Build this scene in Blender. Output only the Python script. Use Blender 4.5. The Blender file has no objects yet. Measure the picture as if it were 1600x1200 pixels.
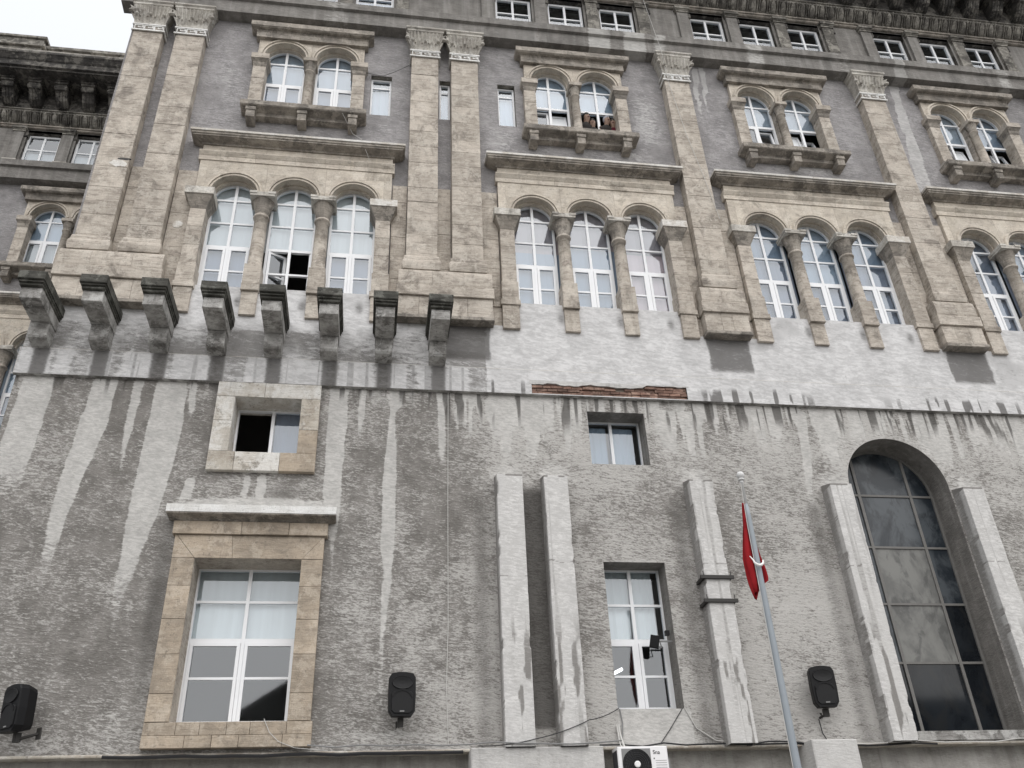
import bpy, bmesh, math, random
import numpy as np
from mathutils import Vector, Matrix, Euler
random.seed(7); rng = np.random.default_rng(11)
S = bpy.context.scene
COL = S.collection
R = math.radians

# ------------------------------------------------------------------ camera, sky, sun, exposure
def setup_view():
    pitch, roll, yaw = R(32.03), R(-2.717), R(9.715)
    cy, sy, cp, sp = math.cos(yaw), math.sin(yaw), math.cos(pitch), math.sin(pitch)
    fwd = Vector((sy*cp, cy*cp, sp)); right = Vector((cy, -sy, 0)); up = right.cross(fwd)
    cr, sr = math.cos(roll), math.sin(roll)
    r2 = cr*right + sr*up; u2 = -sr*right + cr*up
    cam = bpy.data.cameras.new('camera'); co = bpy.data.objects.new('camera', cam); COL.objects.link(co)
    cam.sensor_width = 36; cam.lens = 1395/1600*36; cam.clip_end = 2000; cam.clip_start = .05
    m = Matrix((( r2.x, u2.x, -fwd.x, 0), (r2.y, u2.y, -fwd.y, -15), (r2.z, u2.z, -fwd.z, 1.6), (0, 0, 0, 1)))
    co.matrix_world = m
    S.camera = co
setup_view()
W = bpy.data.worlds.new('World'); S.world = W; W.use_nodes = True
wn = W.node_tree; wn.nodes.clear()
sky = wn.nodes.new('ShaderNodeTexSky'); sky.sky_type = 'NISHITA'; sky.sun_disc = False
SUN_EL, SUN_AZ = 50, 170          # azimuth of the veiled sun, degrees from +Y clockwise
sky.sun_elevation = R(SUN_EL); sky.sun_rotation = R(SUN_AZ); sky.dust_density = 6; sky.air_density = 1.2
hs = wn.nodes.new('ShaderNodeHueSaturation'); hs.inputs['Saturation'].default_value = .2
cloud = wn.nodes.new('ShaderNodeMix'); cloud.data_type = 'RGBA'; cloud.inputs[0].default_value = .85
# overcast dome: evenly white, brightening towards the zenith as an overcast sky does
tc = wn.nodes.new('ShaderNodeTexCoord'); sx = wn.nodes.new('ShaderNodeSeparateXYZ'); wn.links.new(tc.outputs['Generated'], sx.inputs[0])
mr = wn.nodes.new('ShaderNodeMapRange'); wn.links.new(sx.outputs[2], mr.inputs[0]); mr.inputs[1].default_value = 0; mr.inputs[2].default_value = 1; mr.inputs[3].default_value = 3.2; mr.inputs[4].default_value = 7.4
cc = wn.nodes.new('ShaderNodeVectorMath'); cc.operation = 'SCALE'; cc.inputs[0].default_value = (.97, 1.0, 1.045); wn.links.new(mr.outputs[0], cc.inputs[3]); wn.links.new(cc.outputs[0], cloud.inputs[7])
bg = wn.nodes.new('ShaderNodeBackground'); bg.inputs[1].default_value = .1
wo = wn.nodes.new('ShaderNodeOutputWorld')
wn.links.new(sky.outputs[0], hs.inputs['Color']); wn.links.new(hs.outputs[0], cloud.inputs[6])
wn.links.new(cloud.outputs[2], bg.inputs[0]); wn.links.new(bg.outputs[0], wo.inputs[0])
sun = bpy.data.lights.new('sun', 'SUN'); sun.energy = 1.5; sun.angle = R(110); sun.color = (1, .97, .93)
so = bpy.data.objects.new('sun', sun); COL.objects.link(so)
az, el = R(SUN_AZ), R(SUN_EL)
d = Vector((math.sin(az)*math.cos(el), math.cos(az)*math.cos(el), math.sin(el)))
so.rotation_euler = d.to_track_quat('Z', 'Y').to_euler()
S.view_settings.view_transform = 'Standard'; S.view_settings.look = 'None'
S.view_settings.exposure = 0.8; S.view_settings.gamma = 1; S.view_settings.use_curve_mapping = False

# ------------------------------------------------------------------ materials
class NT:
    def __init__(s, name, rough=.85, spec=.25):
        s.m = bpy.data.materials.new(name); s.m.use_nodes = True
        s.t = s.m.node_tree; s.b = s.t.nodes['Principled BSDF']
        s.b.inputs['Roughness'].default_value = rough; s.b.inputs['Specular IOR Level'].default_value = spec
        s.pos = s.n('ShaderNodeNewGeometry').outputs['Position']
    def n(s, k): return s.t.nodes.new(k)
    def L(s, a, b): s.t.links.new(a, b)
    def put(s, sock, v):
        if isinstance(v, (int, float)): sock.default_value = v
        elif isinstance(v, tuple): sock.default_value = v if len(v) == len(sock.default_value) else v + (1,)
        else: s.L(v, sock)
    def math(s, op, a, b=0., c=None, clamp=False):
        q = s.n('ShaderNodeMath'); q.operation = op; q.use_clamp = clamp
        s.put(q.inputs[0], a); s.put(q.inputs[1], b)
        if c is not None: s.put(q.inputs[2], c)
        return q.outputs[0]
    def scale(s, v, xyz, off=None):
        q = s.n('ShaderNodeVectorMath'); q.operation = 'MULTIPLY'; s.L(v, q.inputs[0]); q.inputs[1].default_value = xyz
        if off is None: return q.outputs[0]
        a = s.n('ShaderNodeVectorMath'); a.operation = 'ADD'; s.L(q.outputs[0], a.inputs[0]); s.put(a.inputs[1], off)
        return a.outputs[0]
    def noise(s, v, sc, det=4, rough=.55, dist=0.):
        q = s.n('ShaderNodeTexNoise'); s.L(v, q.inputs['Vector']); q.inputs['Scale'].default_value = sc
        q.inputs['Detail'].default_value = det; q.inputs['Roughness'].default_value = rough; q.inputs['Distortion'].default_value = dist
        return q.outputs[0]
    def ramp(s, v, a, b):
        q = s.n('ShaderNodeMapRange'); q.interpolation_type = 'SMOOTHSTEP'; s.put(q.inputs[0], v)
        q.inputs[1].default_value = a; q.inputs[2].default_value = b
        return q.outputs[0]
    def mix(s, f, a, b, mode='MIX'):
        q = s.n('ShaderNodeMix'); q.data_type = 'RGBA'; q.blend_type = mode
        s.put(q.inputs[0], f); s.put(q.inputs[6], a); s.put(q.inputs[7], b)
        return q.outputs[2]
    def attr(s, name):
        q = s.n('ShaderNodeAttribute'); q.attribute_name = name
        return q.outputs['Fac']
    def rnd(s): return s.n('ShaderNodeObjectInfo').outputs['Random']
    def bump(s, h, st=.3, dist=.02):
        q = s.n('ShaderNodeBump'); q.inputs['Strength'].default_value = st; q.inputs['Distance'].default_value = dist
        s.L(h, q.inputs['Height']); s.L(q.outputs[0], s.b.inputs['Normal'])
    def color(s, c): s.put(s.b.inputs['Base Color'], c)
    def val(s, c, v):                                  # multiply a colour by a factor
        q = s.n('ShaderNodeVectorMath'); q.operation = 'SCALE'; s.put(q.inputs[0], c); s.put(q.inputs[3], v)
        return q.outputs[0]

def mat_stone(name, c1, c2, soot=(.10, .09, .08), soot_lo=.5, soot_hi=.72, pale=(.5, .47, .42), rnd_amt=.16, strata=.5):
    a = NT(name); r = a.rnd()
    off = a.n('ShaderNodeCombineXYZ'); a.L(a.math('MULTIPLY', r, 37.), off.inputs[0]); a.L(a.math('MULTIPLY', r, 13.), off.inputs[2])
    p = a.scale(a.pos, (1, 1, 1), off.outputs[0])
    c = a.mix(a.ramp(a.noise(p, 1.9, 6, .65), .42, .58), c1, c2)
    st = a.noise(a.scale(p, (2.6, 2.6, 15)), 1.0, 7, .72, .4)
    st2 = a.noise(a.scale(p, (5, 5, 46)), 1.0, 4, .65)
    sm = a.math('ADD', a.math('MULTIPLY', st, .65), a.math('MULTIPLY', st2, .35))
    c = a.mix(a.math('MULTIPLY', a.ramp(sm, .505, .59), strata), c, pale)
    c = a.mix(a.math('MULTIPLY', a.ramp(sm, .485, .40), strata), c, soot)
    blot = a.noise(a.pos, 1.9, 8, .74, .6)
    c = a.mix(a.math('MULTIPLY', a.ramp(blot, soot_lo, soot_hi-.06), .72), c, soot)
    c = a.mix(a.math('MULTIPLY', a.ramp(a.noise(a.pos, 3.1, 8, .74, .3), .5, .58), .6), c, pale)
    drip = a.noise(a.scale(a.pos, (3.2, 3.2, .7)), 1.0, 7, .7, .5)
    c = a.mix(a.math('MULTIPLY', a.ramp(drip, .53, .68), .32), c, soot)
    pit = a.noise(p, 14, 5, .75)
    c = a.mix(a.math('MULTIPLY', a.ramp(pit, .57, .66), .55), c, soot)
    f = a.noise(p, 42, 4, .7)
    c = a.val(c, a.math('ADD', a.math('MULTIPLY', f, .55), .73))
    c = a.val(c, a.math('ADD', a.math('MULTIPLY', r, rnd_amt), 1-rnd_amt/2))
    a.color(c); a.bump(a.math('ADD', a.math('ADD', f, a.math('MULTIPLY', sm, 3.)), a.math('MULTIPLY', pit, -.8)), .5, .014)
    return a.m

def mat_plaster(name, base, base2, light, wash, dark, dash=.75, dash_lo=.5, streak=0., scl=1., bmp=.7):
    """weathered render; 'wash' and 'dark' are masks of stains and some painted shade stored on the wall mesh"""
    a = NT(name, .92, .15)
    p = a.pos
    rt = a.n('ShaderNodeVectorRotate'); rt.rotation_type = 'Y_AXIS'; rt.inputs['Angle'].default_value = R(-7); a.L(p, rt.inputs['Vector']); pr = rt.outputs[0]
    low = a.noise(p, .55, 5, .6)
    ds = a.noise(a.scale(pr, (8*scl, 8*scl, 27*scl)), 1.0, 6, .68, .5)
    blo = a.noise(a.scale(pr, (2.2, 2.2, 4.2)), 1.0, 7, .7, .4)
    ds2 = a.noise(a.scale(pr, (22, 22, 75)), 1.0, 3, .65)
    mid = a.noise(p, 2.6, 6, .65)
    fine = a.noise(p, 75, 3, .7)
    wv, dv, lv = a.attr('wash'), a.attr('dark'), a.attr('light')
    c = a.mix(a.ramp(mid, .36, .66), base, base2)
    dd = a.math('ADD', a.math('ADD', a.math('ADD', a.math('MULTIPLY', ds, .46), a.math('MULTIPLY', ds2, .33)), a.math('MULTIPLY', blo, .21)), a.math('ADD', a.math('MULTIPLY', a.math('SUBTRACT', low, .5), .35), a.math('MULTIPLY', lv, .2)))
    c = a.mix(a.math('MULTIPLY', a.ramp(dd, dash_lo-.02, dash_lo+.10), dash), c, light)
    c = a.mix(a.math('MULTIPLY', a.ramp(dd, dash_lo-.05, dash_lo-.15), .38), c, dark)
    if streak:
        sv = a.noise(a.scale(p, (7, 7, .4)), 1.0, 5, .6)
        c = a.mix(a.math('MULTIPLY', a.ramp(sv, .5, .68), streak), c, wash)
        c = a.mix(a.math('MULTIPLY', a.ramp(sv, .47, .3), streak), c, dark)
    jit = a.math('ADD', a.math('MULTIPLY', a.math('SUBTRACT', ds, .5), .9), a.math('MULTIPLY', a.math('SUBTRACT', fine, .5), .35))
    wf = a.math('MULTIPLY', a.ramp(a.math('ADD', wv, jit), .3, .62), .93)
    wcol = a.val(a.mix(a.ramp(mid, .38, .62), wash, a.val(wash, .85)), a.math('ADD', a.math('MULTIPLY', a.ramp(ds, .4, .6), .22), .87))
    c = a.mix(wf, c, wcol)
    df = a.math('MULTIPLY', a.ramp(a.math('ADD', dv, a.math('MULTIPLY', jit, .9)), .3, .75), .8)
    c = a.mix(df, c, dark)
    c = a.val(c, a.math('ADD', a.math('MULTIPLY', fine, .4), .8))
    a.color(c)
    a.bump(a.math('ADD', a.math('MULTIPLY', ds, a.math('SUBTRACT', 1.3, wf)), a.math('MULTIPLY', fine, .35)), bmp, .03)
    return a.m

def mat_flat(name, col, rough=.6, spec=.3, var=.15, sc=6., bump=0., metal=0.):
    a = NT(name, rough, spec); a.b.inputs['Metallic'].default_value = metal
    f = a.noise(a.pos, sc, 6, .65)
    a.color(a.val(col, a.math('ADD', a.math('MULTIPLY', f, 2*var), 1-var)))
    if bump: a.bump(a.noise(a.pos, sc*6, 4, .6), bump, .01)
    return a.m

def mat_glass():
    a = NT('window_glass'); t = a.t
    tr = a.n('ShaderNodeBsdfTransparent'); tr.inputs[0].default_value = (.93, .96, .98, 1)
    gl = a.n('ShaderNodeBsdfGlossy'); gl.inputs['Roughness'].default_value = .03; gl.inputs[0].default_value = (.93, .96, 1, 1)
    fr = a.n('ShaderNodeFresnel'); fr.inputs[0].default_value = 1.6
    wob = a.n('ShaderNodeBump'); wob.inputs['Strength'].default_value = .02; wob.inputs['Distance'].default_value = .02
    a.L(a.noise(a.pos, 1.6, 2, .5), wob.inputs['Height']); a.L(wob.outputs[0], gl.inputs['Normal'])
    mx = a.n('ShaderNodeMixShader'); a.L(a.math('MULTIPLY', a.math('ADD', fr.outputs[0], .08), a.math('SUBTRACT', 1., a.n('ShaderNodeNewGeometry').outputs['Backfacing'])), mx.inputs[0]); a.L(tr.outputs[0], mx.inputs[1]); a.L(gl.outputs[0], mx.inputs[2])
    a.L(mx.outputs[0], t.nodes['Material Output'].inputs[0]); t.nodes.remove(a.b)
    return a.m

def mat_dirty_glass(name, c1, c2, c3, rough):
    a = NT(name, rough, .5)
    n1 = a.noise(a.scale(a.pos, (1.6, 1.6, 1.1)), 1.0, 6, .62, .5)
    c = a.mix(a.ramp(n1, .42, .6), c1, c2)
    n2 = a.noise(a.scale(a.pos, (3.2, 3.2, 1.8)), 1.0, 6, .66, .6)
    c = a.mix(a.math('MULTIPLY', a.ramp(n2, .5, .62), .5), c, c3)
    a.color(c); a.b.inputs['Specular IOR Level'].default_value = .35; return a.m

def mat_blind(name, col):
    a = NT(name, .9, .1)
    f = a.noise(a.scale(a.pos, (9, 9, .6)), 1.0, 3, .5)
    a.color(a.val(col, a.math('ADD', a.math('MULTIPLY', f, .3), .85))); return a.m

M = {}
M['stone'] = mat_stone('beige_limestone', (.475, .425, .37), (.37, .33, .285), soot=(.16, .14, .122), pale=(.56, .515, .455))
M['stone_light'] = mat_stone('cream_limestone', (.55, .495, .42), (.465, .415, .355), soot=(.22, .195, .165), pale=(.62, .57, .50), soot_lo=.52, soot_hi=.74, strata=.3)
M['stone_warm'] = mat_stone('tan_limestone', (.42, .35, .275), (.32, .27, .215), soot=(.15, .13, .11), pale=(.5, .435, .36), soot_lo=.56, soot_hi=.8, strata=.25)
M['stone_wash'] = mat_stone('half_washed_stone', (.5, .46, .4), (.4, .355, .3), soot=(.17, .15, .13), pale=(.62, .6, .56), soot_lo=.55, strata=.25)
M['white_paint'] = mat_stone('white_painted_ledge', (.78, .775, .76), (.68, .67, .65), soot=(.3, .29, .27), pale=(.8, .8, .79), soot_lo=.6, soot_hi=.8, strata=.12)
M['stone_gray'] = mat_stone('greyed_limestone', (.30, .27, .235), (.22, .2, .178), soot=(.085, .078, .07), pale=(.45, .41, .36), soot_lo=.46, strata=.35)
M['stone_pale'] = mat_stone('pale_carved_stone', (.5, .475, .43), (.38, .355, .32), soot=(.13, .12, .11), pale=(.64, .62, .58), strata=.3)
M['stone_white'] = mat_stone('whitewashed_stone', (.62, .6, .565), (.5, .465, .415), soot=(.2, .18, .15), pale=(.68, .67, .65), soot_lo=.58, strata=.25)
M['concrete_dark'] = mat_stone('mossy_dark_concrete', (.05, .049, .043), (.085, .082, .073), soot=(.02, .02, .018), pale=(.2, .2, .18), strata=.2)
M['concrete'] = mat_stone('stained_concrete', (.42, .41, .395), (.27, .26, .248), soot=(.05, .047, .042), pale=(.56, .555, .54), soot_lo=.45, strata=.3)
M['cornice_dark'] = mat_stone('dark_cornice', (.042, .04, .039), (.075, .07, .066), soot=(.025, .024, .022), pale=(.26, .245, .22), strata=.3)  # near-black tone for corona, brackets and window heads
M['cornice_mid'] = mat_stone('weathered_moulding', (.21, .197, .175), (.13, .122, .11), soot=(.045, .042, .039), pale=(.4, .38, .34), soot_lo=.44, strata=.3)
M['upper'] = mat_plaster('upper_grey_render', (.225, .217, .219), (.30, .288, .289), (.46, .445, .45), (.5, .49, .485), (.13, .124, .124), dash=.55, dash_lo=.54, scl=.9)
M['lower'] = mat_plaster('lower_roughcast', (.17, .16, .149), (.245, .232, .218), (.53, .515, .495), (.54, .528, .51), (.08, .075, .07), dash=.82, dash_lo=.522)
M['band'] = mat_plaster('limewashed_band', (.24, .233, .228), (.31, .302, .296), (.44, .43, .425), (.63, .624, .626), (.085, .08, .076), dash=.4, dash_lo=.58, scl=.7, bmp=.28)
M['white'] = mat_plaster('pale_buttress_render', (.46, .45, .44), (.54, .53, .515), (.62, .61, .6), (.6, .59, .58), (.16, .15, .14), dash=.5, dash_lo=.55, streak=.3, bmp=.4)
M['string'] = mat_plaster('string_course_render', (.2, .19, .178), (.26, .247, .232), (.36, .345, .33), (.46, .45, .43), (.1, .095, .09), dash=.3, dash_lo=.6, streak=.25, scl=.6)
M['ground_wall'] = mat_plaster('ground_floor_render', (.3, .29, .27), (.38, .365, .345), (.5, .49, .47), (.52, .51, .49), (.12, .112, .105), dash=.4, dash_lo=.56, streak=.3, scl=.6)
M['pvc'] = mat_flat('white_window_plastic', (.8, .81, .83), .35, .4, .04, 3.)
M['old_frame'] = mat_flat('weathered_grey_frame', (.17, .165, .158), .6, .3, .25, 9.)
M['glass'] = mat_glass(); M['dirty'] = mat_dirty_glass('painted_glass_blue', (.022, .028, .035), (.075, .085, .095), (.012, .014, .018), .22)
M['dirty_grey'] = mat_dirty_glass('painted_glass_grey', (.20, .2, .19), (.13, .13, .125), (.05, .05, .05), .4)
M['dark_glass'] = mat_dirty_glass('dark_glass', (.007, .009, .012), (.015, .018, .022), (.022, .022, .022), .06)
M['room'] = mat_flat('interior_paint', (.3, .29, .27), .9, .1, .08, .5)
M['brick'] = mat_stone('old_red_brick', (.2, .115, .088), (.16, .098, .078), soot=(.09, .06, .05), pale=(.36, .25, .2), rnd_amt=.6)
M['mortar'] = mat_flat('old_mortar', (.2, .17, .145), .95, .1, .3, 8.)
M['black'] = mat_flat('black_plastic', (.006, .006, .007), .5, .25, .2, 9.)
M['black2'] = mat_flat('black_grille', (.009, .009, .01), .55, .3, .2, 60.)
M['steel'] = mat_flat('dark_steel', (.03, .028, .026), .6, .4, .3, 12.)
M['pole'] = mat_flat('grey_painted_steel', (.27, .3, .33), .5, .4, .15, 5.)
M['pole_white'] = mat_flat('white_painted_steel', (.6, .6, .6), .45, .4, .1, 5.)
M['red'] = mat_flat('red_flag_cloth', (.27, .014, .018), .85, .15, .2, 5.)
M['flagwhite'] = mat_flat('white_flag_cloth', (.8, .79, .78), .85, .15, .05, 5.)
M['casing'] = mat_flat('white_enamel', (.78, .77, .78), .4, .4, .06, 4.)
M['fan'] = mat_flat('dark_fan_plastic', (.05, .05, .055), .5, .3, .2, 9.)
M['fan_grey'] = mat_flat('grey_fan_surround', (.22, .22, .22), .5, .3, .1, 9.)
M['cable'] = mat_flat('dark_cable', (.03, .03, .032), .6, .3, .1, 3.)
M['cable_pale'] = mat_flat('pale_cable', (.55, .54, .52), .6, .3, .1, 3.)
M['skin'] = mat_flat('skin', (.33, .225, .175), .6, .3, .1, 9.)
M['hair'] = mat_flat('dark_hair', (.02, .016, .013), .6, .3, .2, 30.)
M['scarf'] = mat_flat('patterned_scarf', (.3, .3, .33), .8, .2, .9, 38.)
M['maroon'] = mat_flat('maroon_cloth', (.09, .012, .022), .85, .2, .15, 9.)
M['shirt'] = mat_flat('dark_shirt', (.04, .036, .034), .85, .2, .2, 9.)
M['dark_house'] = mat_flat('dark_house_wall', (.1, .097, .09), .9, .1, .2, .6)
M['asphalt'] = mat_flat('asphalt', (.06, .06, .06), .9, .2, .3, 4., .3)
M['paving'] = mat_flat('concrete_paving', (.2, .195, .185), .9, .2, .2, 2., .2)
M['paper'] = mat_flat('white_paper', (.8, .79, .78), .8, .2, .05, 5.)
M['film'] = mat_flat('white_window_film', (.8, .82, .84), .3, .5, .04, 3.)  # opaque white glazing for some tilted leaves
lamp = NT('lit_tube'); lamp.b.inputs['Emission Color'].default_value = (1, 1, 1, 1); lamp.b.inputs['Emission Strength'].default_value = 1.6; M['tube'] = lamp.m
BL = {k: mat_blind('blind_'+k, c) for k, c in dict(white=(.5, .51, .505), ice=(.32, .355, .4), blue=(.20, .25, .315), slate=(.19, .215, .27),
      mauve=(.30, .265, .275), pink=(.46, .36, .37), sky=(.29, .345, .41), grey=(.36, .365, .365), dusk=(.14, .16, .2), bright=(.64, .65, .64), pale=(.4, .415, .41), mist=(.45, .5, .58)).items()}

# ------------------------------------------------------------------ mesh helpers
class MB:
    def __init__(s): s.v = []; s.f = []; s.mi = []; s.cur = 0
    def vert(s, p): s.v.append(tuple(p)); return len(s.v)-1
    def face(s, *ids): s.f.append(ids); s.mi.append(s.cur)
    def poly(s, pts): s.face(*[s.vert(p) for p in pts])
    def box(s, x0, x1, y0, y1, z0, z1, rot=None, piv=None):
        P = [Vector((x, y, z)) for z in (z0, z1) for y in (y0, y1) for x in (x0, x1)]
        if rot: 
            m = Euler(rot).to_matrix(); c = Vector(piv) if piv else Vector(((x0+x1)/2, (y0+y1)/2, (z0+z1)/2)); P = [m @ (p-c)+c for p in P]
        i = [s.vert(p) for p in P]
        for q in ((0, 1, 3, 2), (4, 6, 7, 5), (0, 4, 5, 1), (2, 3, 7, 6), (0, 2, 6, 4), (1, 5, 7, 3)): s.face(*[i[k] for k in q])
    def block(s, x0, x1, y0, y1, z0, z1, b=.008, jit=0.):
        b *= .5
        """stone with chamfered front arrises; y0 is the front"""
        j = lambda: random.uniform(-jit, jit)
        back = [s.vert(p) for p in ((x0, y1, z0), (x1, y1, z0), (x1, y1, z1), (x0, y1, z1))]
        mid = [s.vert(p) for p in ((x0, y0+b, z0), (x1, y0+b, z0), (x1, y0+b, z1), (x0, y0+b, z1))]
        fr = [s.vert(p) for p in ((x0+b+abs(j()), y0+j(), z0+b+abs(j())), (x1-b-abs(j()), y0+j(), z0+b+abs(j())), (x1-b-abs(j()), y0+j(), z1-b-abs(j())), (x0+b+abs(j()), y0+j(), z1-b-abs(j())))]
        s.face(*fr); s.face(*back[::-1])
        for k in range(4):
            l = (k+1) % 4; s.face(back[k], back[l], mid[l], mid[k]); s.face(mid[k], mid[l], fr[l], fr[k])
    def prism_x(s, prof, x0, x1):
        """profile of (y, z) run along x with closed ends"""
        a = [s.vert((x0, y, z)) for y, z in prof]; b = [s.vert((x1, y, z)) for y, z in prof]
        n = len(prof)
        for k in range(n): l = (k+1) % n; s.face(a[k], a[l], b[l], b[k])
        s.face(*a[::-1]); s.face(*b)
    def prism_y(s, pts, y0, y1):
        """outline of (x, z) pushed along y"""
        a = [s.vert((x, y0, z)) for x, z in pts]; b = [s.vert((x, y1, z)) for x, z in pts]
        n = len(pts)
        for k in range(n): l = (k+1) % n; s.face(a[k], a[l], b[l], b[k])
        s.face(*a[::-1]); s.face(*b)
    def moulding(s, x0, x1, yf, prof, yb):
        """profile of (projection, z) mitred round both ends of x0..x1, back to yb"""
        rows = []
        for d, z in prof: rows.append([s.vert(p) for p in ((x0-d, yb, z), (x0-d, yf-d, z), (x1+d, yf-d, z), (x1+d, yb, z))])
        for a, b in zip(rows, rows[1:]):
            for k in range(3): s.face(a[k], a[k+1], b[k+1], b[k])
        s.face(*rows[0][::-1]); s.face(*rows[-1])
    def loft(s, rings, cap=True, closed=True):
        ids = [[s.vert(p) for p in r] for r in rings]; n = len(ids[0])
        for a, b in zip(ids, ids[1:]):
            for k in range(n if closed else n-1): l = (k+1) % n; s.face(a[k], a[l], b[l], b[k])
        if cap: s.face(*ids[0][::-1]); s.face(*ids[-1])
    def lathe(s, cx, cy, prof, n=16):
        s.loft([[(cx+r*math.cos(2*math.pi*k/n), cy+r*math.sin(2*math.pi*k/n), z) for k in range(n)] for r, z in prof])
    def tube(s, pts, r, n=6):
        pts = [Vector(p) for p in pts]; rings = []
        for i, p in enumerate(pts):
            t = (pts[min(i+1, len(pts)-1)]-pts[max(i-1, 0)]).normalized()
            u = t.cross(Vector((0, 1, .13))).normalized(); w = t.cross(u)
            rr = r[i] if isinstance(r, (list, tuple)) else r
            rings.append([p+rr*(math.cos(2*math.pi*k/n)*u+math.sin(2*math.pi*k/n)*w) for k in range(n)])
        s.loft(rings)
    def arch_ring(s, cx, cz, r0, r1, y0, y1, a0=0., a1=math.pi, n=24):
        rings = []
        for k in range(n+1):
            a = a0+(a1-a0)*k/n; c, q = math.cos(a), math.sin(a)
            rings.append([(cx+r*c, y, cz+r*q) for r, y in ((r0, y0), (r1, y0), (r1, y1), (r0, y1))])
        s.loft(rings)
    def build(s, name, mat, parent=None, smooth=False, loc=(0, 0, 0), fix=True):
        me = bpy.data.meshes.new(name); me.from_pydata(s.v, [], s.f)
        mats = mat if isinstance(mat, (list, tuple)) else [mat]
        for m in mats: me.materials.append(m)
        if len(mats) > 1: me.polygons.foreach_set('material_index', s.mi)
        if fix:
            bm = bmesh.new(); bm.from_mesh(me); bmesh.ops.recalc_face_normals(bm, faces=bm.faces); bm.to_mesh(me); bm.free()
        if smooth: me.polygons.foreach_set('use_smooth', [True]*len(me.polygons))
        me.update()
        return link(name, me, parent, loc)
def link(name, me, parent=None, loc=(0, 0, 0)):
    o = bpy.data.objects.new(name, me); COL.objects.link(o); o.location = loc
    if parent is not None: o.parent = parent
    return o
def thing(name, label, cat, loc=(0, 0, 0), group=None, rot=(0, 0, 0)):
    o = bpy.data.objects.new(name, None); COL.objects.link(o); o.location = loc; o.rotation_euler = rot; o.empty_display_size = .2
    return tag(o, label, cat, group)
def tag(o, label, cat, group=None):
    o['label'] = label; o['category'] = cat
    if group: o['group'] = group
    return o
def single_box(name, mat, parent, *a): m = MB(); m.box(*a); return m.build(name, mat, parent)

# value noise used for the shape of stains
def vnoise(x, z, seed=0):
    xi, zi = np.floor(x).astype(np.int64), np.floor(z).astype(np.int64); fx, fz = x-xi, z-zi
    fx = fx*fx*(3-2*fx); fz = fz*fz*(3-2*fz)
    def h(a, b):
        n = (a*374761393+b*668265263+seed*974634777) & 0xffffffff
        n = ((n ^ (n >> 13))*1274126177) & 0xffffffff
        return ((n ^ (n >> 16)) & 0xffff)/65535.
    return (h(xi, zi)*(1-fx)+h(xi+1, zi)*fx)*(1-fz)+(h(xi, zi+1)*(1-fx)+h(xi+1, zi+1)*fx)*fz
def fbm(x, z, seed=0, o=4):
    t = 0; a = .5; s = 0
    for k in range(o): t = t+a*vnoise(x*2**k, z*2**k, seed+k); s += a; a *= .5
    return t/s
def sstep(a, b, v): t = np.clip((v-a)/(b-a), 0, 1); return t*t*(3-2*t)

def grid_wall(name, mat, parent, xr, zr, y, step, holes=(), stain=None, keep=None, extra=None, relief=0.):
    """dense plaster sheet with rectangular openings; stain(x, z) returns the masks wash, dark, light"""
    def lines(a, b, cuts):
        cuts = sorted({round(c, 4) for c in cuts if a < c < b} | {a, b}); out = []
        for p, q in zip(cuts, cuts[1:]):
            n = max(1, int(round((q-p)/step))); out += list(np.linspace(p, q, n+1)[:-1])
        return np.array(out+[b])
    xs = lines(xr[0], xr[1], [h[0] for h in holes]+[h[1] for h in holes]+list(extra or []))
    zs = lines(zr[0], zr[1], [h[2] for h in holes]+[h[3] for h in holes])
    X, Z = np.meshgrid(xs, zs); nx, nz = len(xs), len(zs)
    cx, cz = (xs[:-1]+xs[1:])/2, (zs[:-1]+zs[1:])/2; CX, CZ = np.meshgrid(cx, cz)
    ok = np.ones_like(CX, bool)
    for h in holes: ok &= ~((CX > h[0]) & (CX < h[1]) & (CZ > h[2]) & (CZ < h[3]))
    if keep is not None: ok &= keep(CX, CZ)
    I = np.arange(nx*nz).reshape(nz, nx)
    F = np.stack([I[:-1, :-1], I[:-1, 1:], I[1:, 1:], I[1:, :-1]], -1)[ok]
    used = np.unique(F); remap = -np.ones(nx*nz, int); remap[used] = np.arange(len(used)); F = remap[F]
    Xu, Zu = X.ravel()[used], Z.ravel()[used]
    Yu = y+(fbm(Xu*1.3, Zu*1.3, 5)-.5)*relief
    return sheet(name, mat, parent, np.stack([Xu, Yu, Zu], 1), F, stain)
def sheet(name, mat, parent, V, F, stain=None):
    me = bpy.data.meshes.new(name); n, m = len(V), len(F)
    me.vertices.add(n); me.vertices.foreach_set('co', V.astype(np.float32).ravel())
    me.loops.add(4*m); me.loops.foreach_set('vertex_index', F.astype(np.int32).ravel())
    me.polygons.add(m); me.polygons.foreach_set('loop_start', np.arange(0, 4*m, 4, dtype=np.int32))
    me.update(calc_edges=True); me.validate(); me.shade_flat(); me.materials.append(mat)
    if stain is not None:
        for k, a in zip(('wash', 'dark', 'light'), stain(V[:, 0], V[:, 2])):
            at = me.attributes.new(k, 'FLOAT', 'POINT'); at.data.foreach_set('value', np.asarray(a, np.float32))
    return link(name, me, parent)

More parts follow.
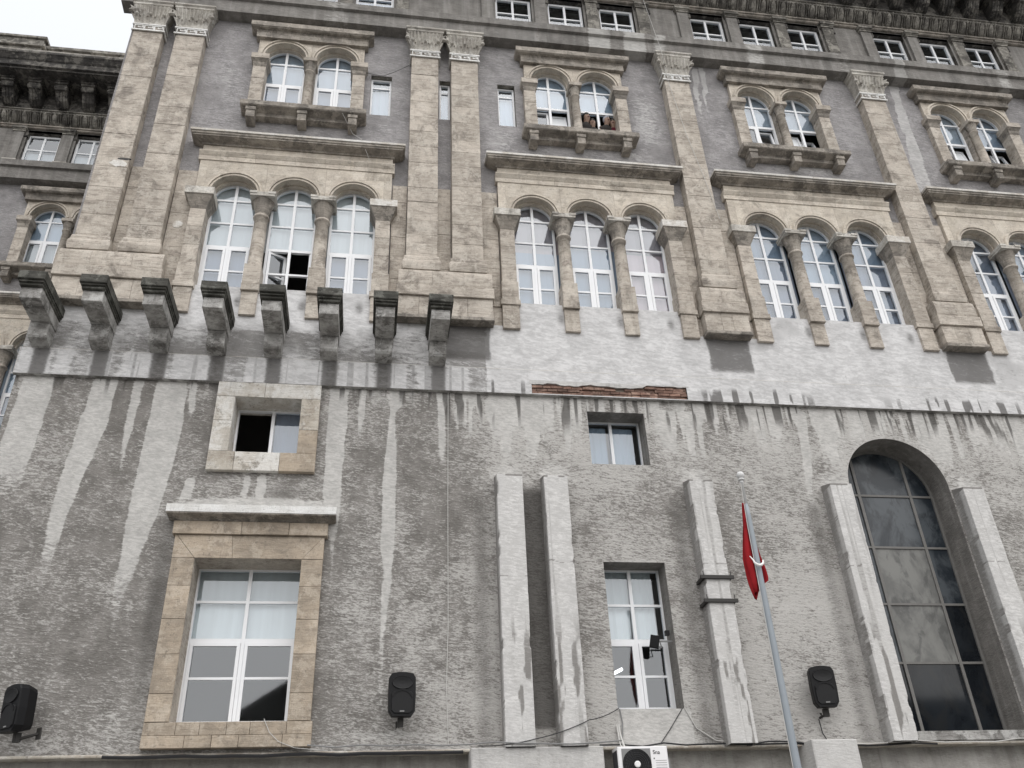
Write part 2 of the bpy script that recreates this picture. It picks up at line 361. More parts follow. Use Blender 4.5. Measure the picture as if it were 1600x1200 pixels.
# ------------------------------------------------------------------ stain shapes (runs of limewash and soot) with some painted shade
LOW = [[(-6.28, 10.9, .275), (-6.32, 9.47, .289), (-6.31, 8.35, .202)], [(-5.12, 10.9, .208), (-5.16, 9.91, .235), (-5.27, 9.1, .2), (-5.36, 8.26, .155), (-5.39, 7.22, .109), (-5.39, 6.68, .049)],
 [(-4.53, 10.9, .091), (-4.54, 10.07, .067), (-4.53, 9.21, .043), (-4.5, 8.65, .026)], [(-3.92, 10.9, .287), (-3.92, 9.56, .309), (-3.97, 8.85, .269), (-4.0, 8.15, .235), (-4.06, 7.58, .19), (-4.11, 7.02, .155), (-4.14, 6.58, .099), (-4.11, 5.96, .039)],
 [(-3.53, 10.9, .069), (-3.5, 9.98, .045)], [(-.83, 10.9, .177), (-.82, 9.68, .176), (-.83, 8.63, .17), (-.74, 7.65, .055), (-.72, 6.72, .032)],
 [(.27, 10.93, .149), (.26, 10.51, .123), (.2, 10.35, .049), (.21, 9.72, .09), (.2, 8.91, .128), (.2, 7.9, .124), (.22, 7.07, .077), (.19, 6.4, .064), (.17, 5.86, .053), (.16, 5.34, .052), (.18, 4.54, .06)],
 [(-.38, 10.9, .074), (-.38, 10.39, .061), (-.38, 9.56, .029)], [(1.22, 10.9, .164), (1.15, 10.46, .075), (1.16, 9.07, .072)], [(2.44, 10.9, .129), (2.38, 9.18, .098)], [(3.01, 10.9, .195), (2.86, 9.2, .111)], [(3.66, 10.6, .092), (3.6, 9.43, .05)],
 [(1.66, 10.9, .089), (1.47, 10.47, .038), (1.47, 9.76, .031)], [(2.11, 10.8, .102), (2.06, 10.14, .038)], [(5.71, 10.7, .204), (5.68, 9.5, .157)], [(6.19, 10.69, .096), (6.12, 9.37, .079)], [(8.64, 10.79, .115), (8.53, 9.59, .097), (8.38, 8.47, .067)],
 [(10.38, 10.87, .103), (10.31, 10.1, .072)], [(11.63, 10.61, .225), (11.53, 9.4, .217)], [(12.06, 10.79, .076), (11.99, 9.49, .058)], [(13.76, 10.7, .155), (13.44, 9.46, .09)], [(8.07, 10.77, .071), (7.98, 9.86, .041)], [(9.21, 10.82, .159), (9.13, 9.91, .127), (9.16, 9.18, .138)],
 [(-2.35, 8.97, .06), (-2.35, 8.3, .04)], [(-2.1, 8.97, .09), (-2.08, 8.3, .07)], [(-3.3, 8.9, .07), (-3.38, 8.3, .12)]]
UP = [[(8.03, 21.63, .093), (7.94, 20.45, .072), (7.92, 19.23, .035)], [(8.24, 21.79, .075), (8.13, 19.98, .054), (8.17, 19.5, .027)], [(13.91, 21.78, .122), (13.79, 20.7, .139), (13.77, 19.69, .155), (13.7, 18.71, .189), (13.6, 17.32, .238), (13.62, 16.56, .27)]]
def run_mask(x, z, runs, wob=.03, soft=.05, seed=3):
    m = np.zeros_like(x); wx = x+(fbm(x*3, z*2.5, seed)-.5)*wob*2+(fbm(x*11, z*5, seed+9)-.5)*wob*1.6
    for r in runs:
        zz = [p[1] for p in r][::-1]; c = np.interp(z, zz, [p[0] for p in r][::-1]); w = np.interp(z, zz, [p[2] for p in r][::-1])
        t = 1-sstep(-soft, soft, np.abs(wx-c)-w)
        ln = zz[-1]-zz[0]
        t = t*(.42+.58*sstep(zz[0]+.05*ln, zz[0]+.55*ln, z))*sstep(zz[0]-.3, zz[0]+.25, z)*sstep(zz[-1]+.03, zz[-1]-.12, z)
        m = np.maximum(m, t)
    return m
def blob(x, z, cx, cz, rx, rz): return np.exp(-(((x-cx)/rx)**2+((z-cz)/rz)**2))
def stain_shade_lower(x, z):
    w = run_mask(x, z, LOW)
    right = sstep(.2, 2.6, x)
    # fine runs from the ledge on the right half, fading downward
    n1 = fbm(x*5.5, z*.28, 21, 3); n2 = fbm(x*1.1, z*.35, 31, 3)
    depth = np.clip((10.9-z)/2.6, 0, 1)
    drip = sstep(.45, .62, n1)*(1-depth*sstep(.2, .9, n2*1.4))*sstep(2.6, 0.2, 10.9-z)
    w = np.maximum(w, .85*right*drip)
    w = np.maximum(w, .5*sstep(-.2, .2, x+.7)*(1-right)*sstep(.52, .6, n1)*sstep(1.2, .1, 10.9-z))
    n4 = fbm(x*13, z*.35, 111, 3); reach = .35+1.7*fbm(x*3.1, z*0, 112)
    w = np.maximum(w, .8*sstep(.52, .6, n4)*sstep(reach, reach*.35, 10.9-z)*sstep(.6, 1.6, x))
    for cx in (2.4, 3.3, 6.1, 9.0, 11.9): w = np.maximum(w, .62*blob(x, z, cx, 9.1, .5, .45))
    for cx, cz, rx, rz, a in ((.6, 7.62, 1.2, .16, .33), (1.2, 8.6, .8, .9, .22), (2.0, 8.5, .5, .8, .25), (.2, 5.15, .8, .4, .26), (-2.1, 8.36, 1.5, .16, .95), (-6, 7.3, 1.2, .12, .2), (-5.2, 5.9, 1.4, .09, .28), (.4, 4.45, 1.4, .16, .45), (-4.9, 4.4, 1.6, .1, .35), (7.7, 6.6, 1.2, .25, .35), (7.9, 4.6, 1.2, .25, .4), (8.2, 8.1, .8, .3, .25), (12.6, 9.0, .9, .4, .35), (4.6, 4.4, .8, .3, .45)):
        w = np.maximum(w, a*1.1*blob(x, z, cx, cz, rx, rz))
    # soot: thin runs under the ledge and grey bands below the corbels
    n3 = fbm(x*12, z*.5, 51, 3)
    dk = .95*sstep(.51, .6, n3)*sstep(.4+1.6*fbm(x*2.3, z*0, 57), 0., 10.9-z)*sstep(-.6, 1.5, x)
    n5 = fbm(x*14, z*.4, 121, 3); dk = np.maximum(dk, .75*sstep(.53, .62, n5)*sstep(.2+.9*fbm(x*2.7, z*0, 122), 0, 10.9-z)*(x < .5))
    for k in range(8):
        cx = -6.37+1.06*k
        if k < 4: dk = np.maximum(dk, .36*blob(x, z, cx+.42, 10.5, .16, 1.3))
    for cx, a in ((1.86, .5), (5.6, .5), (8.4, .5), (11.2, .3), (-.72, .3)): dk = np.maximum(dk, a*np.exp(-((x-cx)/.26)**2)*sstep(9.1, 8.5, z))  # soft shade and staining beside the buttresses, painted as dark strips
    dk = np.maximum(dk, .8*((x > 2.55) & (x < 3.1))*sstep(9.1, 8.6, z)*sstep(4.4, 4.6, z))  # shade of the narrow recess between the paired buttresses, painted in
    w = np.maximum(w, .75*sstep(.68, .6, np.abs(x-4.72))*sstep(4.86, 4.8, z))
    dk = np.maximum(dk, .5*blob(x, z, -1.7, 8.6, .7, .25)); dk = np.maximum(dk, .6*blob(x, z, -3.55, 6.5, .26, 2.6))
    li = .12+.26*right+.25*(fbm(x*.7, z*.9, 77)-.5)
    li = li+.1*blob(x, z, 8, 6.2, 1.5, 2.5)+.08*blob(x, z, .5, 6, 1.3, 2)
    return w, dk, li
def stain_band(x, z):
    """lime-washed band, fascia and sill walls"""
    left = 1-sstep(1.9, 2.2, x+(fbm(x*3, z*3, 8)-.5)*.2)
    low = sstep(11.46, 11.40, z)
    w = np.where(left > .5, .42, .84)+(fbm(x*1.1, z*1.5, 61)-.5)*.7
    w = np.maximum(w, .75*left*sstep(12.0, 12.12, z+(fbm(x*4, z*4, 9)-.5)*.1)*(1-.5*sstep(-.2, .3, x)))
    n = fbm(x*3.2, z*.3, 65, 3)
    w = np.where((low > .5) & (left > .5), .42+.3*sstep(.42, .56, n), w)
    dk = np.zeros_like(x)
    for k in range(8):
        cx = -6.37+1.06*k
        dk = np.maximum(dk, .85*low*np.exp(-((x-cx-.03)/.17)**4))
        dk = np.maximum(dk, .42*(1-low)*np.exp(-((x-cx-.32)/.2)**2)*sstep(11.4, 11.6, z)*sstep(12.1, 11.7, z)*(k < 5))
    dk = np.maximum(dk, .5*low*left*sstep(.58, .68, fbm(x*9, z*.2, 91, 3)))
    for cx, hw in ((1.55, .62), (7.32, .5), (12.9, .5), (18.5, .5)):
        dk = np.maximum(dk, .72*(1-sstep(hw-.04, hw+.05, np.abs(x-cx+(fbm(x*4, z*2, 14)-.5)*.16)))*sstep(11.45, 11.7, z)*sstep(12.7, 12.4, z))
    n2 = fbm(x*9, z*.8, 101, 3); zone = blob(x, z, 7.6, 11, 1.6, 9)+blob(x, z, 12.4, 11, 2.0, 9)+blob(x, z, 2.2, 11, .9, 9)
    dk = np.maximum(dk, .95*low*(1-left)*sstep(.52, .6, n2)*np.clip(zone, 0, 1)*sstep(11.2+.25*fbm(x*5, z*0, 58), 11.0, z))
    dk = np.maximum(dk, .42*(1-low)*(1-left)*sstep(.55, .75, fbm(x*.8, z*1.1, 63)))
    for c in XC:                                           # darker spots left of the pedestals
        for rx in (-.87, .42, 1.55): dk = np.maximum(dk, .62*blob(x, z, c+rx, 12.75, .14, .26)*(c > 0 or rx > -2))
    dk = np.maximum(dk, .4*sstep(.72, .78, fbm(x*6, z*5, 17))*(1-low))
    return w, dk, .3+0*x
def stain_upper(x, z):
    w = run_mask(x, z, UP, .06, .03, 13)*.9
    for cx, cz, rx, rz, a in ((5.8, 18.0, .9, .4, .5), (6.4, 19.3, .5, 1.7, .52), (10.8, 18.05, 1.3, .35, .5), (-4.0, 19.4, .5, 1.4, .42), (2.6, 18.2, .5, .6, .5), (8.4, 18.6, .4, 1.2, .3), (11.9, 18.6, .3, 1.2, .3), (1.2, 20.6, .3, .4, .1), (-.2, 18.2, .3, .4, .4), (14.2, 18.2, .5, .6, .35)):
        w = np.maximum(w, a*blob(x, z, cx, cz, rx, rz))
    dk = .45*sstep(.55, .7, fbm(x*.9, z*.8, 23))
    dk = np.maximum(dk, .4*sstep(21.2, 21.7, z)*sstep(.4, .6, fbm(x*2.5, z*.4, 24)))
    for cx in (2.22, 6.8, 8.0, 12.4, .2, -4.5): dk = np.maximum(dk, .5*blob(x, z, cx, 16.9, .25, .6))
    return w, dk, .25+.4*(fbm(x*.6, z*.5, 25)-.3)
def stain_plain(x, z):
    n = fbm(x*1.3, z*.5, 44)
    return .3*n, .35*sstep(.55, .7, fbm(x*2, z*.4, 45)), .2+0*x
def add_stain(o, fn):
    me = o.data; n = len(me.vertices); co = np.empty(n*3, np.float32); me.vertices.foreach_get('co', co); co = co.reshape(-1, 3)
    for k, a in zip(('wash', 'dark', 'light'), fn(co[:, 0], co[:, 2])):
        at = me.attributes.new(k, 'FLOAT', 'POINT'); at.data.foreach_set('value', np.asarray(a, np.float32))
    return o

# ------------------------------------------------------------------ layout (metres): positions from image pixels, scaled about the camera to each depth
XC = [-2.10, 4.55, 10.12, 15.70]           # bay centres
PIL = [-5.97, -4.99, .705, 1.70, 7.30, 12.87, 18.45]   # pilaster shaft centres
WING_Y, WING_C = 6.5, -9.4
BLDG = thing('building', 'large grey rendered historic building with beige stone arched windows and pilasters filling the view', 'building')
WING = thing('building_wing', 'set-back left wing with dark bracketed cornice beside the corner pilaster', 'building', (0, 0, 0))

# ground: one asphalt sheet to the horizon with a pale forecourt
g = MB(); g.poly([(-900, -900, 0), (900, -900, 0), (900, 900, 0), (-900, 900, 0)])
o = g.build('ground', M['asphalt'], fix=False); o['kind'] = 'structure'
g = MB(); g.box(-40, 40, -60, -.2, -.1, .004); o = g.build('forecourt', M['paving']); o['kind'] = 'structure'

nb = thing('house', 'dark house with a steep roof across the street, mirrored in the big left window', 'house', (-1, -58, 0))
m = MB(); m.box(-9, 9, -9, 0, 0, 17); m.build('wall', M['dark_house'], nb)
m = MB(); m.prism_y([(-9.6, 17), (9.6, 17), (3.5, 21), (-3.5, 21)], -9.5, .5); m.build('roof', M['steel'], nb)
m = MB(); m.box(-4, -3, -5, -4, 20, 22.6); m.build('chimney', M['dark_house'], nb)
nb = thing('house', 'dark flat house with a rooftop hut across the street, mirrored in the tall arched window', 'house', (50, -58, 0))
m = MB(); m.box(-14, 14, -9, 0, 0, 18.2); m.build('wall', M['dark_house'], nb)
m = MB(); m.box(-9, -5, -6, -1, 18.2, 20.4); m.build('rooftop_hut', M['dark_house'], nb)
# ------------------------------------------------------------------ windows
def pane(parent, pts, y, mat):
    m = MB(); m.prism_y(pts, y-.004, y+.004); return m.build('pane', mat, parent)
def rect(x0, x1, z0, z1): return [(x0, z0), (x1, z0), (x1, z1), (x0, z1)]
def arch_pts(x0, x1, zb, cz, r, n=10):
    """outline of a pane under a round arch centred on x = 0"""
    top = [(x1-(x1-x0)*k/n) for k in range(n+1)]
    return [(x0, zb), (x1, zb)]+[(x, cz+math.sqrt(max(r*r-x*x, 0))) for x in top]
def sash(parent, x0, x1, z0, z1, y, fm, gm, bars=(), rot=None, hinge='l', w=.055):
    hx = x0 if hinge == 'l' else x1
    if hinge == 'b': hx = x0
    L = lambda x: x-hx
    m = MB()
    m.box(L(x0), L(x0)+w, -.03, .03, 0, z1-z0); m.box(L(x1)-w, L(x1), -.03, .03, 0, z1-z0)
    m.box(L(x0)+w, L(x1)-w, -.03, .03, 0, w); m.box(L(x0)+w, L(x1)-w, -.03, .03, z1-z0-w, z1-z0)
    for b in bars: m.box(L(x0)+w, L(x1)-w, -.025, .025, b-z0-.02, b-z0+.02)
    # glazing of the leaf is part of the same leaf mesh
    m.cur = 1; m.box(L(x0)+w, L(x1)-w, -.004, .004, w, z1-z0-w)
    o = m.build('sash', [fm, gm], parent, loc=(hx, y, z0))
    if rot: o.rotation_euler = rot
    return o
def make_window(parent, x, y, z0, hw, ztop, bars, arch=True, sash_top=None, sash_bars=(), mull=(0.,), blinds=(), fm=None, gm=None, fw=.05, leaves=None, offy=0.):
    """frame with jambs, mullions, glazing bars; arched head of radius hw when arch; all z are world heights"""
    fm = fm or M['pvc']; gm = gm or M['glass']
    cz = ztop-hw if arch else ztop
    b = lambda z: z-z0
    m = MB(); y0, y1 = -.035, .035
    m.box(-hw, -hw+fw, y0, y1, 0, b(cz)); m.box(hw-fw, hw, y0, y1, 0, b(cz))
    m.box(-hw+fw, hw-fw, y0, y1, 0, fw)
    if arch: m.arch_ring(0, b(cz), hw-fw, hw, y0, y1)
    else: m.box(-hw+fw, hw-fw, y0, y1, b(ztop)-fw, b(ztop))
    mw = .03
    for q in mull:
        zt = b(cz)+(math.sqrt(max((hw-fw)**2-q*q, 0)) if arch else -fw)
        m.box(q-mw, q+mw, y0+.004, y1-.004, fw, zt)
    xs = [-hw+fw]+[v for q in mull for v in (q-mw, q+mw)]+[hw-fw]
    spans = list(zip(xs[::2], xs[1::2]))
    for i, q in enumerate(bars):
        t = .034 if (sash_top and abs(q-sash_top) < .01) else .022
        for a, c in spans: m.box(a, c, y0+.008, y1-.008, b(q)-t, b(q)+t)
    fr = m.build('window', fm, parent, loc=(x, y, z0))
    zs = [0+fw]+sorted(b(q) for q in bars)+[b(cz) if arch else b(ztop)-fw]
    st = b(sash_top) if sash_top else None
    allz = sorted(b(q) for q in bars)
    lo = st if st else fw
    cells = [lo]+[q for q in allz if q > lo+.01]
    for a, c in spans:
        for k, za in enumerate(cells):
            if k+1 < len(cells): pane(fr, rect(a, c, za, cells[k+1]), 0, gm)
            elif arch: pane(fr, arch_pts(a, c, za, b(cz), hw-fw), 0, gm)
            else: pane(fr, rect(a, c, za, b(ztop)-fw), 0, gm)
        if st:
            i = spans.index((a, c)); lf = (leaves or {}).get(i, {})
            if lf.get('none'): continue
            sash(fr, a+.004, c-.004, fw+.004, st-.038, lf.get('dy', -.012), fm, M[lf['gm']] if 'gm' in lf else gm, [b(q) for q in sash_bars], lf.get('rot'), lf.get('hinge', 'l'))
    for (xa, xb, za, zb, mt) in blinds:
        q = MB(); n = 10; rows = []; xa -= .13*(xa < -hw+.1)*arch; xb += .13*(xb > hw-.1)*arch; zb += .16*(zb > ztop-.4)
        for k in range(n+1):
            xx = xa+(xb-xa)*k/n; yy = .075+.006*math.sin(k*2.1)
            rows.append([(xx, yy, b(za)), (xx, yy, b(zb)), (xx, yy+.006, b(zb)), (xx, yy+.006, b(za))])
        q.loft(rows); q.build('blind', BL[mt], fr)
    return fr

# ------------------------------------------------------------------ one bay: triple arch below, double arch above
def spandrel(parent, name, cxs, r, half, zc, zb, zt, y0, y1, mat, mould=.075):
    """wall of arches: one stone per arch cell plus end strips, soffits run back to y1"""
    n = 24; cells = [(-half, -(len(cxs)/2)*(cxs[1]-cxs[0]))] if len(cxs) > 1 else []
    pitch = cxs[1]-cxs[0]; hc = pitch/2
    for cx in cxs:
        m = MB(); fr = []; rim = []
        x0, x1 = cx-hc, cx+hc
        A = [0]+[math.pi*k/n for k in range(n+1)]+[math.pi]
        for i, a in enumerate(A):
            if i == 0: p, q = (cx+r, zb), (x1, zb)
            elif i == len(A)-1: p, q = (cx-r, zb), (x0, zb)
            else:
                c, s_ = math.cos(a), math.sin(a); p = (cx+r*c, zc+r*s_)
                t = min(hc/abs(c) if abs(c) > 1e-6 else 9, (zt-zc)/s_ if s_ > 1e-6 else 9); q = (cx+t*c, zc+t*s_)
            fr.append((p, q))
        # make sure the two upper corners exist
        outer = []
        for (p, q), (p2, q2) in zip(fr, fr[1:]):
            outer.append((p, q))
            if abs(q[0]-x1) < 1e-6 and abs(q2[1]-zt) < 1e-6 and abs(q[1]-zt) > 1e-6: outer.append((p2, (x1, zt)))
            if abs(q[1]-zt) < 1e-6 and abs(q2[0]-x0) < 1e-6 and abs(q2[1]-zt) > 1e-6: outer.append((p, (x0, zt)))
        outer.append(fr[-1])
        m.loft([[(p[0], y0, p[1]), (q[0]-.002*(1 if q[0] > cx else -1)*(abs(abs(q[0]-cx)-hc) < 1e-6), y0, q[1]), (q[0], y0+.09, q[1]), (p[0], y1, p[1])] for p, q in outer])
        o = m.build('spandrel_stone', mat, parent)
        if mould:
            mm = MB(); a_, b_ = r+mould*.5, r+mould*1.15
            mm.arch_ring(cx, zc, r-.004, a_, y0-.022, y0+.02); mm.arch_ring(cx, zc, a_+.012, b_, y0-.045, y0+.02); mm.arch_ring(cx, zc, b_, b_+.018, y0-.03, y0+.02)
            mm.arch_ring(cx, zc, r-.035, r+.02, y0+.16, y0+.26)
            mm.box(cx-a_, cx-r+.004, y0-.022, y0+.02, zb, zc); mm.box(cx+r-.004, cx+a_, y0-.022, y0+.02, zb, zc)
            mm.build('archivolt', mat, parent)
    e = cxs[-1]+hc
    if half > e+.01:
        for s_ in (-1, 1):
            m = MB(); a, b_ = sorted((s_*e, s_*half)); m.block(a, b_, y0, y0+.3, zb, zt, .003); m.build('spandrel_stone', mat, parent)
def cushion_capital(m, cx, cy, r, hw, z0, z1, k=8):
    """bell that grows from a round neck to an octagonal block with a square slab"""
    rings = []
    for i in range(k+1):
        t = i/k; z = z0+(z1-z0)*t; e = t**1.6
        ring = []
        for j in range(16):
            a = 2*math.pi*(j+.5)/16; c, s_ = math.cos(a), math.sin(a)
            sq = 1/max(abs(c), abs(s_), (abs(c)+abs(s_))*.76)
            rr = r*(1-e)+hw*sq*e
            ring.append((cx+c*rr, cy+s_*rr, z))
        rings.append(ring)
    m.loft(rings)
def make_bay(parent, c, off, kinds, wing=False):
    y = lambda v: v
    T = bpy.data.objects.new('triple_arch_surround', None); COL.objects.link(T); T.location = (c, off, 0); T.parent = parent
    st = M['stone']
    # cornice over the triple arch
    m = MB(); m.moulding(-2.11, 2.11, -.08, [(0, 17.08), (.03, 17.08), (.05, 17.11), (.17, 17.15), (.2, 17.165), (.225, 17.17), (.225, 17.2), (.25, 17.215), (.25, 17.273), (0, 17.274)], .05)
    m.build('cornice', M['stone_gray'], T)
    m = MB(); m.moulding(-2.11, 2.11, -.08, [(0, 17.275), (.275, 17.276), (.275, 17.335), (.2, 17.36), (.0, 17.41)], .05); m.build('cornice_top', M['stone_white'], T)
    # frieze
    cuts = [-2.11, -1.35, -.62, .1, .75, 1.5, 2.11]
    cuts = [v+(random.uniform(-.15, .15) if 0 < i < 6 else 0) for i, v in enumerate(cuts)]
    for a, b in zip(cuts, cuts[1:]): m = MB(); m.block(a+.0012, b-.0012, -.08, .05, 16.875, 17.08, .003, .002); m.build('frieze_stone', M['stone_light'], T)
    cuts = [-2.11, -1.6, -.8, -.05, .7, 1.35, 2.11]
    cuts = [v+(random.uniform(-.15, .15) if 0 < i < 6 else 0) for i, v in enumerate(cuts)]
    for i, (a, b) in enumerate(zip(cuts, cuts[1:])):
        m = MB(); ea = .05 if i == 0 else -.002; eb = .05 if i == 5 else -.002
        m.prism_x([(.05, 16.62), (-.1, 16.62), (-.1, 16.74), (-.115, 16.76), (-.16, 16.84), (-.16, 16.865), (-.08, 16.875), (.05, 16.875)], a-ea, b+eb)
        m.build('fascia_stone', M['stone_light'], T)
    P = [-1.29, 0, 1.29]
    spandrel(T, 'spandrel', P, .5, 2.11, 15.70, 15.62, 16.62, -.08, .26, M['stone_light'])
    # columns, capitals, pedestals
    for cx in (-.645, .645):
        m = MB(); m.lathe(cx, .0, [(.165, 13.66), (.165, 13.7), (.15, 13.74), (.142, 14.4), (.135, 15.02), (.165, 15.03), (.175, 15.06), (.165, 15.09), (.14, 15.1)], 18); m.build('column', st, T, smooth=True)
        m = MB(); cushion_capital(m, cx, -.01, .145, .235, 15.10, 15.5)
        m.build('capital', M['stone_gray'], T)
        m = MB(); n = 12                               # abacus with a wavy upper edge
        m.box(cx-.262, cx+.262, -.27, .22, 15.5, 15.56); m.box(cx-.275, cx-.12, -.285, .22, 15.56, 15.62); m.box(cx+.12, cx+.275, -.285, .22, 15.56, 15.62); m.box(cx-.12, cx+.12, -.262, .22, 15.56, 15.615)
        m.build('abacus', M['stone_pale'], T)
        m = MB(); m.block(cx-.172, cx+.172, -.19, .2, 13.15, 13.66, .015, .003); m.build('column_base', st, T)
        m = MB(); m.block(cx-.178, cx+.178, -.2, .2, 12.98, 13.15, .012, .003); m.build('column_base', st, T)
        m = MB(); m.block(cx-.16, cx+.16, -.14, .2, 12.4, 12.98, .01, .003); m.build('pedestal_stone', st, T)
    # jambs and imposts
    for s_ in (-1, 1):
        a, b = sorted((s_*1.79, s_*2.11)); zs = [13.62, 14.12, 14.62, 15.12]
        for z0, z1 in zip(zs, zs[1:]): m = MB(); m.block(a, b, -.14, .24, z0+.003, z1-.003, .006, .003); m.build('jamb_stone', st, T)
        a2, b2 = sorted((s_*1.77, s_*2.13)); m = MB(); m.block(a2, b2, -.17, .24, 13.13, 13.62, .012, .003); m.build('jamb_stone', st, T)
        m = MB(); m.block(a2, b2, -.15, .24, 12.4, 13.0, .01, .003); m.build('pedestal_stone', st, T)
        m = MB(); m.block(a2-.03, b2+.03, -.18, .24, 13.0, 13.13, .01, .003); m.build('jamb_stone', st, T)
        ca = s_*1.95; m = MB()
        m.loft([[(ca-w, .24, z), (ca-w, -f, z), (ca+w, -f, z), (ca+w, .24, z)] for w, f, z in ((.16, .14, 15.12), (.175, .16, 15.17), (.27, .27, 15.40), (.285, .285, 15.42))]); m.build('impost', M['stone_gray'], T)
        m = MB(); m.block(ca-.3, ca+.3, -.3, .24, 15.42, 15.615, .01, .003); m.build('impost_slab', M['stone_white'] if s_ > 0 else M['stone_pale'], T)
    # sills of the three lights, behind the limewashed parapet
    # windows
    for i, cx in enumerate(P):
        k = kinds['triple'][i]
        bl = []
        hw = .49
        zt = 14.39
        if k[0]: bl.append((-hw, hw, k[4] if len(k) > 4 and k[4] else 14.39, 16.2, k[0]))
        if k[1]: bl.append((-hw if not (len(k) > 5 and k[5]) else 0, hw if not (len(k) > 3 and k[3]) else -.02, 13.06, k[4] if len(k) > 4 and k[4] else 14.39, k[1]))
        make_window(parent, c+cx, off+.24, 13.06, .5, 16.2, (13.74, 14.39, 15.06, 15.72), True, 14.39, (13.74,), blinds=bl, leaves=k[2])
    # ---- double arch
    D = bpy.data.objects.new('double_arch_surround', None); COL.objects.link(D); D.location = (c, off, 0); D.parent = parent
    m = MB(); m.moulding(-1.27, 1.27, -.05, [(0, 20.93), (.1, 20.93), (.1, 21.12), (.12, 21.14), (.12, 21.165), (.2, 21.17), (.24, 21.2), (.24, 21.35), (.1, 21.43), (0, 21.43)], .05)
    m.build('cornice', M['stone_gray'], D)
    spandrel(D, 'spandrel', [-.625, .625], .5, 1.29, 20.37, 20.25, 20.93, -.05, .24, M['stone_light'], .085)
    for cx, w in ((-1.19, .16), (1.19, .16), (0, .15)):
        if w == .15:
            m = MB(); m.lathe(0, -.02, [(.13, 18.44), (.13, 18.5), (.11, 18.54), (.1, 19.84), (.125, 19.85), (.125, 19.88), (.1, 19.9)], 14); m.build('column', st, D, smooth=True)
            m = MB(); m.box(-.125, .125, .06, .24, 18.42, 20.25); m.build('pier', M['stone_gray'], D)
            m = MB(); cushion_capital(m, 0, -.03, .105, .155, 19.9, 20.14); m.build('capital', M['stone_gray'], D)
            m = MB(); m.block(-.165, .165, -.2, .24, 20.14, 20.25, .01); m.build('abacus', st, D)
        else:
            zs = [18.44, 19.0, 19.45, 19.88]
            a, b = cx-.15, cx+.15
            if cx > 0: a -= 0
            for z0, z1 in zip(zs, zs[1:]): m = MB(); m.block(a, b, -.1, .24, z0+.003, z1-.003, .006, .003); m.build('jamb_stone', st, D)
            m = MB(); m.loft([[(cx-q, .24, z), (cx-q, -f, z), (cx+q, -f, z), (cx+q, .24, z)] for q, f, z in ((.15, .1, 19.88), (.16, .12, 19.93), (.17, .13, 20.0), (.205, .19, 20.08))]); m.build('impost', M['stone_gray'], D)
            m = MB(); m.block(cx-.21, cx+.21, -.2, .24, 20.08, 20.25, .008, .003); m.build('impost_slab', st, D)
            m = MB(); m.block(cx-.18, cx+.18, -.15, .05, 18.42, 18.55, .01, .003); m.build('jamb_base', M['stone_pale'], D)
    # sill with three blocks under it
    SL = MB(); SL.moulding(-1.13, 1.13, -.03, [(0, 18.1), (.1, 18.1), (.1, 18.2), (.14, 18.215), (.22, 18.24), (.29, 18.25), (.31, 18.27), (.31, 18.4), (.2, 18.43), (0, 18.44)], .26)
    sl = SL.build('window_sill', M['stone_gray'], D)
    for cx in (-1.19, -.03, 1.13):
        m = MB(); m.block(cx-.1, cx+.1, -.28, .05, 17.92, 18.13, .012, .003); m.block(cx-.115, cx+.115, -.3, -.0, 18.132, 18.235, .008); m.build('sill_block', M['stone_gray'], sl)
    for i, cx in enumerate((-.625, .625)):
        k = kinds['double'][i]; bl = []
        if k[0]: bl.append((-.49, .49, 19.62, 20.9, k[0]))
        if k[1]: bl.append((-.49, .49, 18.42, 19.62, k[1]))
        make_window(parent, c+cx, off+.24, 18.42, .5, 20.87, (19.62, 20.38), True, 19.62, (), blinds=bl, leaves=k[2])
    # mezzanine windows between stub pilasters
    for j, dx in enumerate((-1.46, 0, 1.46)):
        if dx+c > 21: continue
        kk = kinds.get('mezz', [None]*3)[j]
        make_window(parent, c+dx, off+.1, 22.5, .5, 23.78, (23.17,), False, blinds=[(-.49, .49, 22.5, 23.12, kk)] if kk else [], fw=.07)
        m = MB(); m.box(c+dx-.5, c+dx+.5, off-.05, off+.3, 23.8, 23.9); m.build('window_head', M['cornice_dark'], parent)
    for dx in (-2.19, -.73, .73, 2.19):
        q = bpy.data.objects.new('stub_pilaster', None); COL.objects.link(q); q.location = (c+dx, off, 0); q.parent = parent
        w = .16
        m = MB(); m.box(-w, w, -.13, .12, 22.42, 23.74); m.build('shaft', M['string'] if dx < 0 else M['cornice_mid'], q); add_stain(bpy.data.objects[q.children[-1].name], stain_plain)
        m = MB(); m.block(-.19, .19, -.16, .1, 23.74, 23.80, .008); m.block(-.2, .2, -.18, .1, 23.80, 23.83, .004); m.block(-.22, .22, -.21, .1, 23.835, 23.93, .01); m.build('stub_capital', M['cornice_mid'], q)
        m = MB(); m.block(-.21, .21, -.19, .1, 22.42, 22.52, .01); m.build('stub_base', M['stone_pale'], q)
        if abs(dx) < 2.5:
            m = MB()
            for s_ in ((1,) if dx < 2 else ()): pass
            m.box(w+.003, w+.07, -.03, .12, 22.42, 23.72); m.block(w+.003, w+.1, -.09, .1, 23.6, 23.78, .01); m.build('side_strip', M['cornice_dark'], q)

